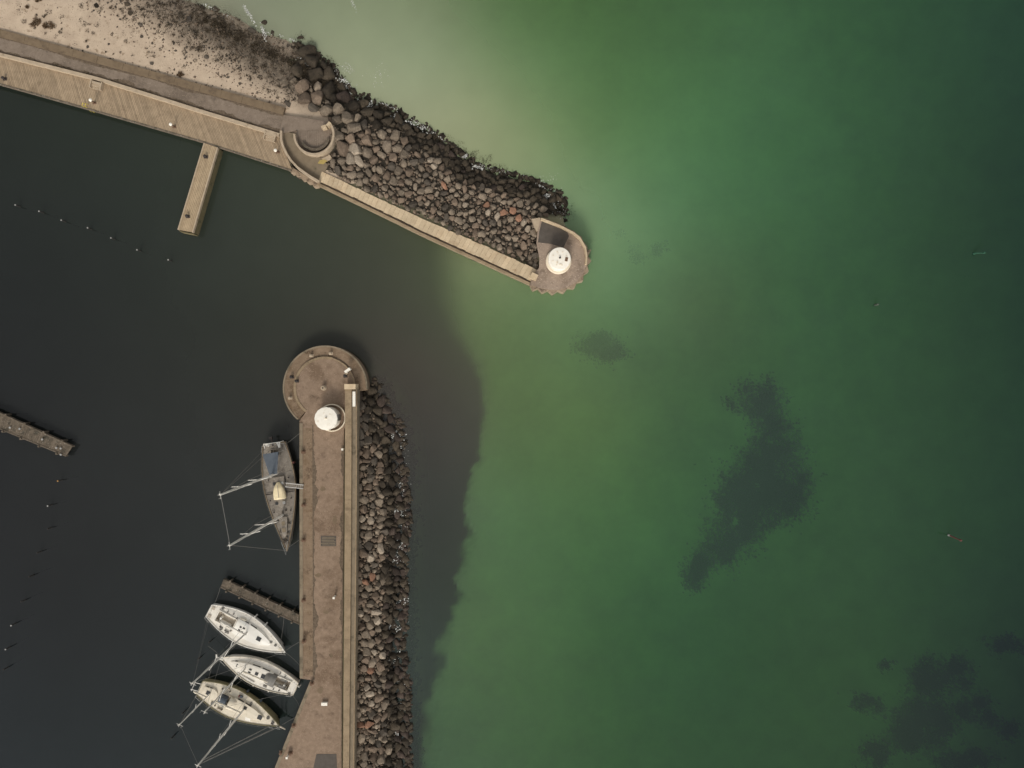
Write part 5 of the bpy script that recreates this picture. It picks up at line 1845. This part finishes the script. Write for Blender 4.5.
for (x, y), lab in zip(((206, 645), (195, 662), (179, 717), (168, 742)), ('dark mooring post beside the middle yacht bow', 'dark mooring post left of the middle yacht bow', 'dark mooring post off the two masted yacht stern', 'dark mooring post farthest out below the two masted yacht')):
    o = mooring_post(x, y, 1.8, None, lab, 'dark mooring posts around the white yachts', None if f is None else f)


def spar_buoy(px, py, h, mat, cap, label, tilt=(0, 0), fl=.3):
    p = at(px, py, 0)
    t_ = thing('spar_buoy', label, 'buoy', (p.x, p.y, 0), 0, 'small buoys on the open water')
    MB().lathe((0, 0, -.3), [(.08, 0), (fl, .12), (fl, .5), (.1, .62)], 14).build('float', cap, t_, local=True, smooth=False)
    MB().tube([(0, 0, .3), (tilt[0] * h, tilt[1] * h, h)], [.09, .07], 8).build('pole', mat, t_, local=True)
    MB().lathe((tilt[0] * h, tilt[1] * h, h), [(.13, 0), (.13, .3), (.02, .36)], 10).build('topmark', mat, t_, local=True)


spar_buoy(948.5, 535, 2.2, 'red', 'post_cap', 'small red spar buoy in open water at mid height of photo', (.05, -.08), .13)
spar_buoy(974, 253.5, .9, 'green', 'green', 'small green spar buoy leaning in open water', (.7, -.1), .16)
spar_buoy(875, 305, .5, 'dull_float', 'dull_float', 'tiny pale mooring buoy in open green water', (0, 0), .12)

# ------------------------------------------------------------------ small furniture on quays and piers
def lamp(px, py, bx_, by_, z, label):
    b = at(bx_, by_, z)
    t_ = thing('bollard_lamp', label, 'lamp', b, 0, 'small white headed lamps along the boarded quay')
    top = at(px, py, z + 1.35)
    d = top - b
    MB().tube([(0, 0, 0), (d.x, d.y, 1.25)], .10, 8).build('post', 'rust', t_, local=True)
    MB().lathe((d.x, d.y, 1.2), [(.16, 0), (.2, .06), (.2, .18), (.06, .24)], 12).build('lamp_head', 'white_paint', t_, local=True)
    MB().box((0, 0, .03), (.45, .3, .06)).build('base_plate', 'rust', t_, local=True)


lamp(90.3, 100, 94.5, 103, ZD, 'white headed lamp on the boarded quay, beside the yellow ladder')
lamp(170.5, 124.3, 174.4, 127, ZD, 'white headed lamp on the boarded quay just before the jetty')
lamp(275.3, 150.2, 278, 152.3, ZD, 'white headed lamp on the boarded quay beside the curved ramp')
p = at(86, 104.3, ZD)
ld = thing('ladder', 'yellow topped ladder over the edge of the boarded quay', 'ladder', (p.x, p.y - .3, 0), R(-15))
for s in (-1, 1):
    MB().tube([(s * .2, -.12, -1.2), (s * .2, -.12, ZD + .5), (s * .2, .25, ZD + .5), (s * .2, .32, ZD)], .035, 6).build('rail', 'yellow', ld, local=True)
mb = MB()
for k in range(9):
    mb.tube([(-.2, -.12, -1 + k * .3), (.2, -.12, -1 + k * .3)], .022, 6)
mb.build('rungs', 'dark_iron', ld, local=True)


def bollard(px, py, z, mat, label, group, first=None, rz=0):
    p = at(px, py, z)
    if first:
        return copy_thing(first, p, label, rz)
    t_ = thing('bollard', label, 'bollard', p, rz, group)
    MB().lathe((0, 0, 0), [(.16, 0), (.13, .1), (.12, .34), (.2, .4), (.2, .47), (.1, .52)], 14).build('post', mat, t_, local=True)
    MB().box((0, 0, .02), (.52, .4, .045)).build('base_plate', mat, t_, local=True)
    return t_


GBo = 'iron bollards on the quays and piers'
fb = bollard(206, 157, ZD, 'dark_iron', 'dark bollard on the jetty near the boarded quay', GBo)
bollard(188, 216.5, ZD, None, 'dark bollard near the outer tip of the jetty', GBo, fb)
bollard(5, 79, ZD, None, 'dark bollard on the boarded quay at the photo edge', GBo, fb)
bollard(292, 377, 1.72, None, 'dark bollard on the left of the round stone ledge', GBo, fb)
bollard(297, 381, ZS, None, 'dark bollard beside the pale rim inside the round pier end', GBo, fb)
bollard(345.5, 376, ZS, None, 'dark bollard below the white lifebuoy stand', GBo, fb)
fl = bollard(311.6, 355.8, 1.72, 'pale_concrete', 'pale bollard on the upper left of round stone ledge', GBo)
bollard(331, 353.5, 1.72, None, 'pale bollard at the top of the round stone ledge', GBo, fl)
bollard(290.5, 398, 1.72, None, 'pale bollard on the lower left of round stone ledge', GBo, fl)
mb = None
p = at(324, 388, ZS)
cp = thing('capstan', 'round stone capstan at the centre of the round pier end', 'capstan', p)
MB().lathe((0, 0, 0), [(.36, 0), (.36, .1), (.22, .14), (.2, .5), (.3, .56), (.26, .66)], 18).build('drum', 'pale_concrete', cp, local=True)
MB().lathe((0, 0, .661), [(.1, 0), (.08, .08)], 12).build('cap', 'dark_iron', cp, local=True)
fb2 = None
for k, (x, y, lab) in enumerate(((303.5, 452, 'rusty bollard beside the big grey boat stern'), (303.8, 505, 'rusty bollard beside the big grey boat middle'), (303.8, 540, 'rusty bollard beside the big grey boat bow'), (303.8, 600, 'rusty bollard just above the weathered timber finger'), (304, 641, 'rusty bollard level with the uppermost white yacht bow'), (312, 683, 'rusty bollard at the pier corner by the middle yacht'), (294, 725, 'rusty bollard on the slanting pier edge by the lowest yacht'), (281.5, 752, 'rusty bollard beside the white post, left of a pair'), (291, 752.5, 'rusty bollard beside the white post, right of a pair'))):
    o = bollard(x, y, ZS + (.05 if k < 7 else 0), 'rust', lab, GBo, fb2)
    fb2 = fb2 or o


def white_post(px, py, z, h, label, w=.2):
    p = at(px, py, z + h)
    t_ = thing('marker_post', label, 'post', (p.x, p.y, z), 0, 'short white marker posts on the southern pier')
    MB().box((0, 0, h / 2), (w, w, h)).build('post', 'white_paint', t_, local=True)
    MB().box((0, 0, h + .02), (w * 1.3, w * 1.3, .05)).build('cap', 'white_paint', t_, local=True)


white_post(342.3, 449.5, ZS, .8, 'short white marker post at parapet foot near harbour light')
white_post(333.7, 598, ZS, .9, 'short white marker post standing mid pier above the timber finger')
white_post(286.7, 758, ZS, .8, 'short white marker post between two rusty bollards on pier')
p = at(325, 703, ZS)
bx_ = thing('utility_box', 'low white utility box lying on the pier surface', 'box', p)
MB().box((0, 0, .17), (.72, .32, .34)).build('cabinet', 'white_paint', bx_, local=True)
MB().box((0, 0, .365), (.78, .38, .05)).build('lid', 'white_paint', bx_, local=True)
p = at(349.8, 370.5, ZS)
lb = thing('lifebuoy_stand', 'white lifebuoy stand on the round pier end near the parapet', 'lifebuoy stand', p, R(35))
MB().tube([(0, 0, 0), (0, 0, 1.2)], .05, 8).build('post', 'dark_iron', lb, local=True)
MB().box((0, 0, 1.15), (.8, .28, .7)).build('case', 'white_paint', lb, local=True)
MB().box((-.55, -.1, .2), (.5, .25, .4)).build('base_block', 'pale_concrete', lb, local=True)
p0 = at(354, 391.5, 3.4)
p1 = at(354, 406.5, 3.4)
wb = thing('white_bench', 'narrow white bench on the seaward step behind the parapet end', 'bench', ((p0.x + p1.x) / 2, (p0.y + p1.y) / 2, 3.0))
MB().box((0, 0, .4), (.36, abs(p0.y - p1.y), .06)).build('seat', 'white_paint', wb, local=True)
for s in (-1, 1):
    MB().box((0, s * .8, .185), (.3, .12, .37)).build('leg', 'parapet_low', wb, local=True)
p = at(328.5, 541, ZS)
dg = thing('drain_grate', 'dark slatted drain grate in the middle of the southern pier', 'drain', p)
MB().box((0, 0, .012), (2.0, 1.35, .02)).build('frame', 'tarmac_patch', dg, local=True)
mb = MB()
for k in range(6):
    mb.box((random.uniform(-.08, .08), -.5 + k * .2, .03), (1.7 + random.uniform(-.2, .2), .08, .03))
mb.build('bars', 'parapet_low', dg, local=True)

# ------------------------------------------------------------------ light, sky, camera
EL, AZ = 39.0, 190.0           # soft sun behind thin cloud in the south-west
w = bpy.data.worlds.new('World')
scene.world = w
w.use_nodes = True
nt = w.node_tree
nt.nodes.clear()
sky = nt.nodes.new('ShaderNodeTexSky')
sky.sky_type = 'NISHITA'
sky.sun_disc = False
sky.sun_elevation = R(EL)
sky.sun_rotation = R(AZ)
sky.dust_density = 3.0
sky.air_density = 1.0
hs = nt.nodes.new('ShaderNodeHueSaturation')
hs.inputs['Saturation'].default_value = .06
bg = nt.nodes.new('ShaderNodeBackground')
bg.inputs['Strength'].default_value = .15
ou = nt.nodes.new('ShaderNodeOutputWorld')
nt.links.new(sky.outputs[0], hs.inputs['Color'])
nt.links.new(hs.outputs[0], bg.inputs['Color'])
nt.links.new(bg.outputs[0], ou.inputs['Surface'])
sd = bpy.data.lights.new('sun', 'SUN')
sd.energy = 1.5
sd.angle = R(15)
sd.color = (1.0, .90, .77)
so = bpy.data.objects.new('sun', sd)
COL.objects.link(so)
sv = Vector((math.sin(R(AZ)) * math.cos(R(EL)), math.cos(R(AZ)) * math.cos(R(EL)), math.sin(R(EL))))
so.rotation_euler = sv.to_track_quat('Z', 'Y').to_euler()
so.location = sv * 200

cd = bpy.data.cameras.new('camera')
cd.sensor_width = 36
cd.lens = F / 1024 * 36
cd.clip_end = 6000
cd.clip_start = 1
cam = bpy.data.objects.new('camera', cd)
COL.objects.link(cam)
cam.location = (0, 0, H)
cam.rotation_euler = (0, 0, 0)
scene.camera = cam

vs_ = scene.view_settings
vs_.view_transform = 'Standard'
vs_.look = 'None'
vs_.exposure = 0.2
vs_.gamma = 1.0
vs_.use_curve_mapping = False
scene.render.engine = 'CYCLES'
scene.cycles.use_denoising = True
scene.cycles.max_bounces = 6
scene.cycles.transparent_max_bounces = 24
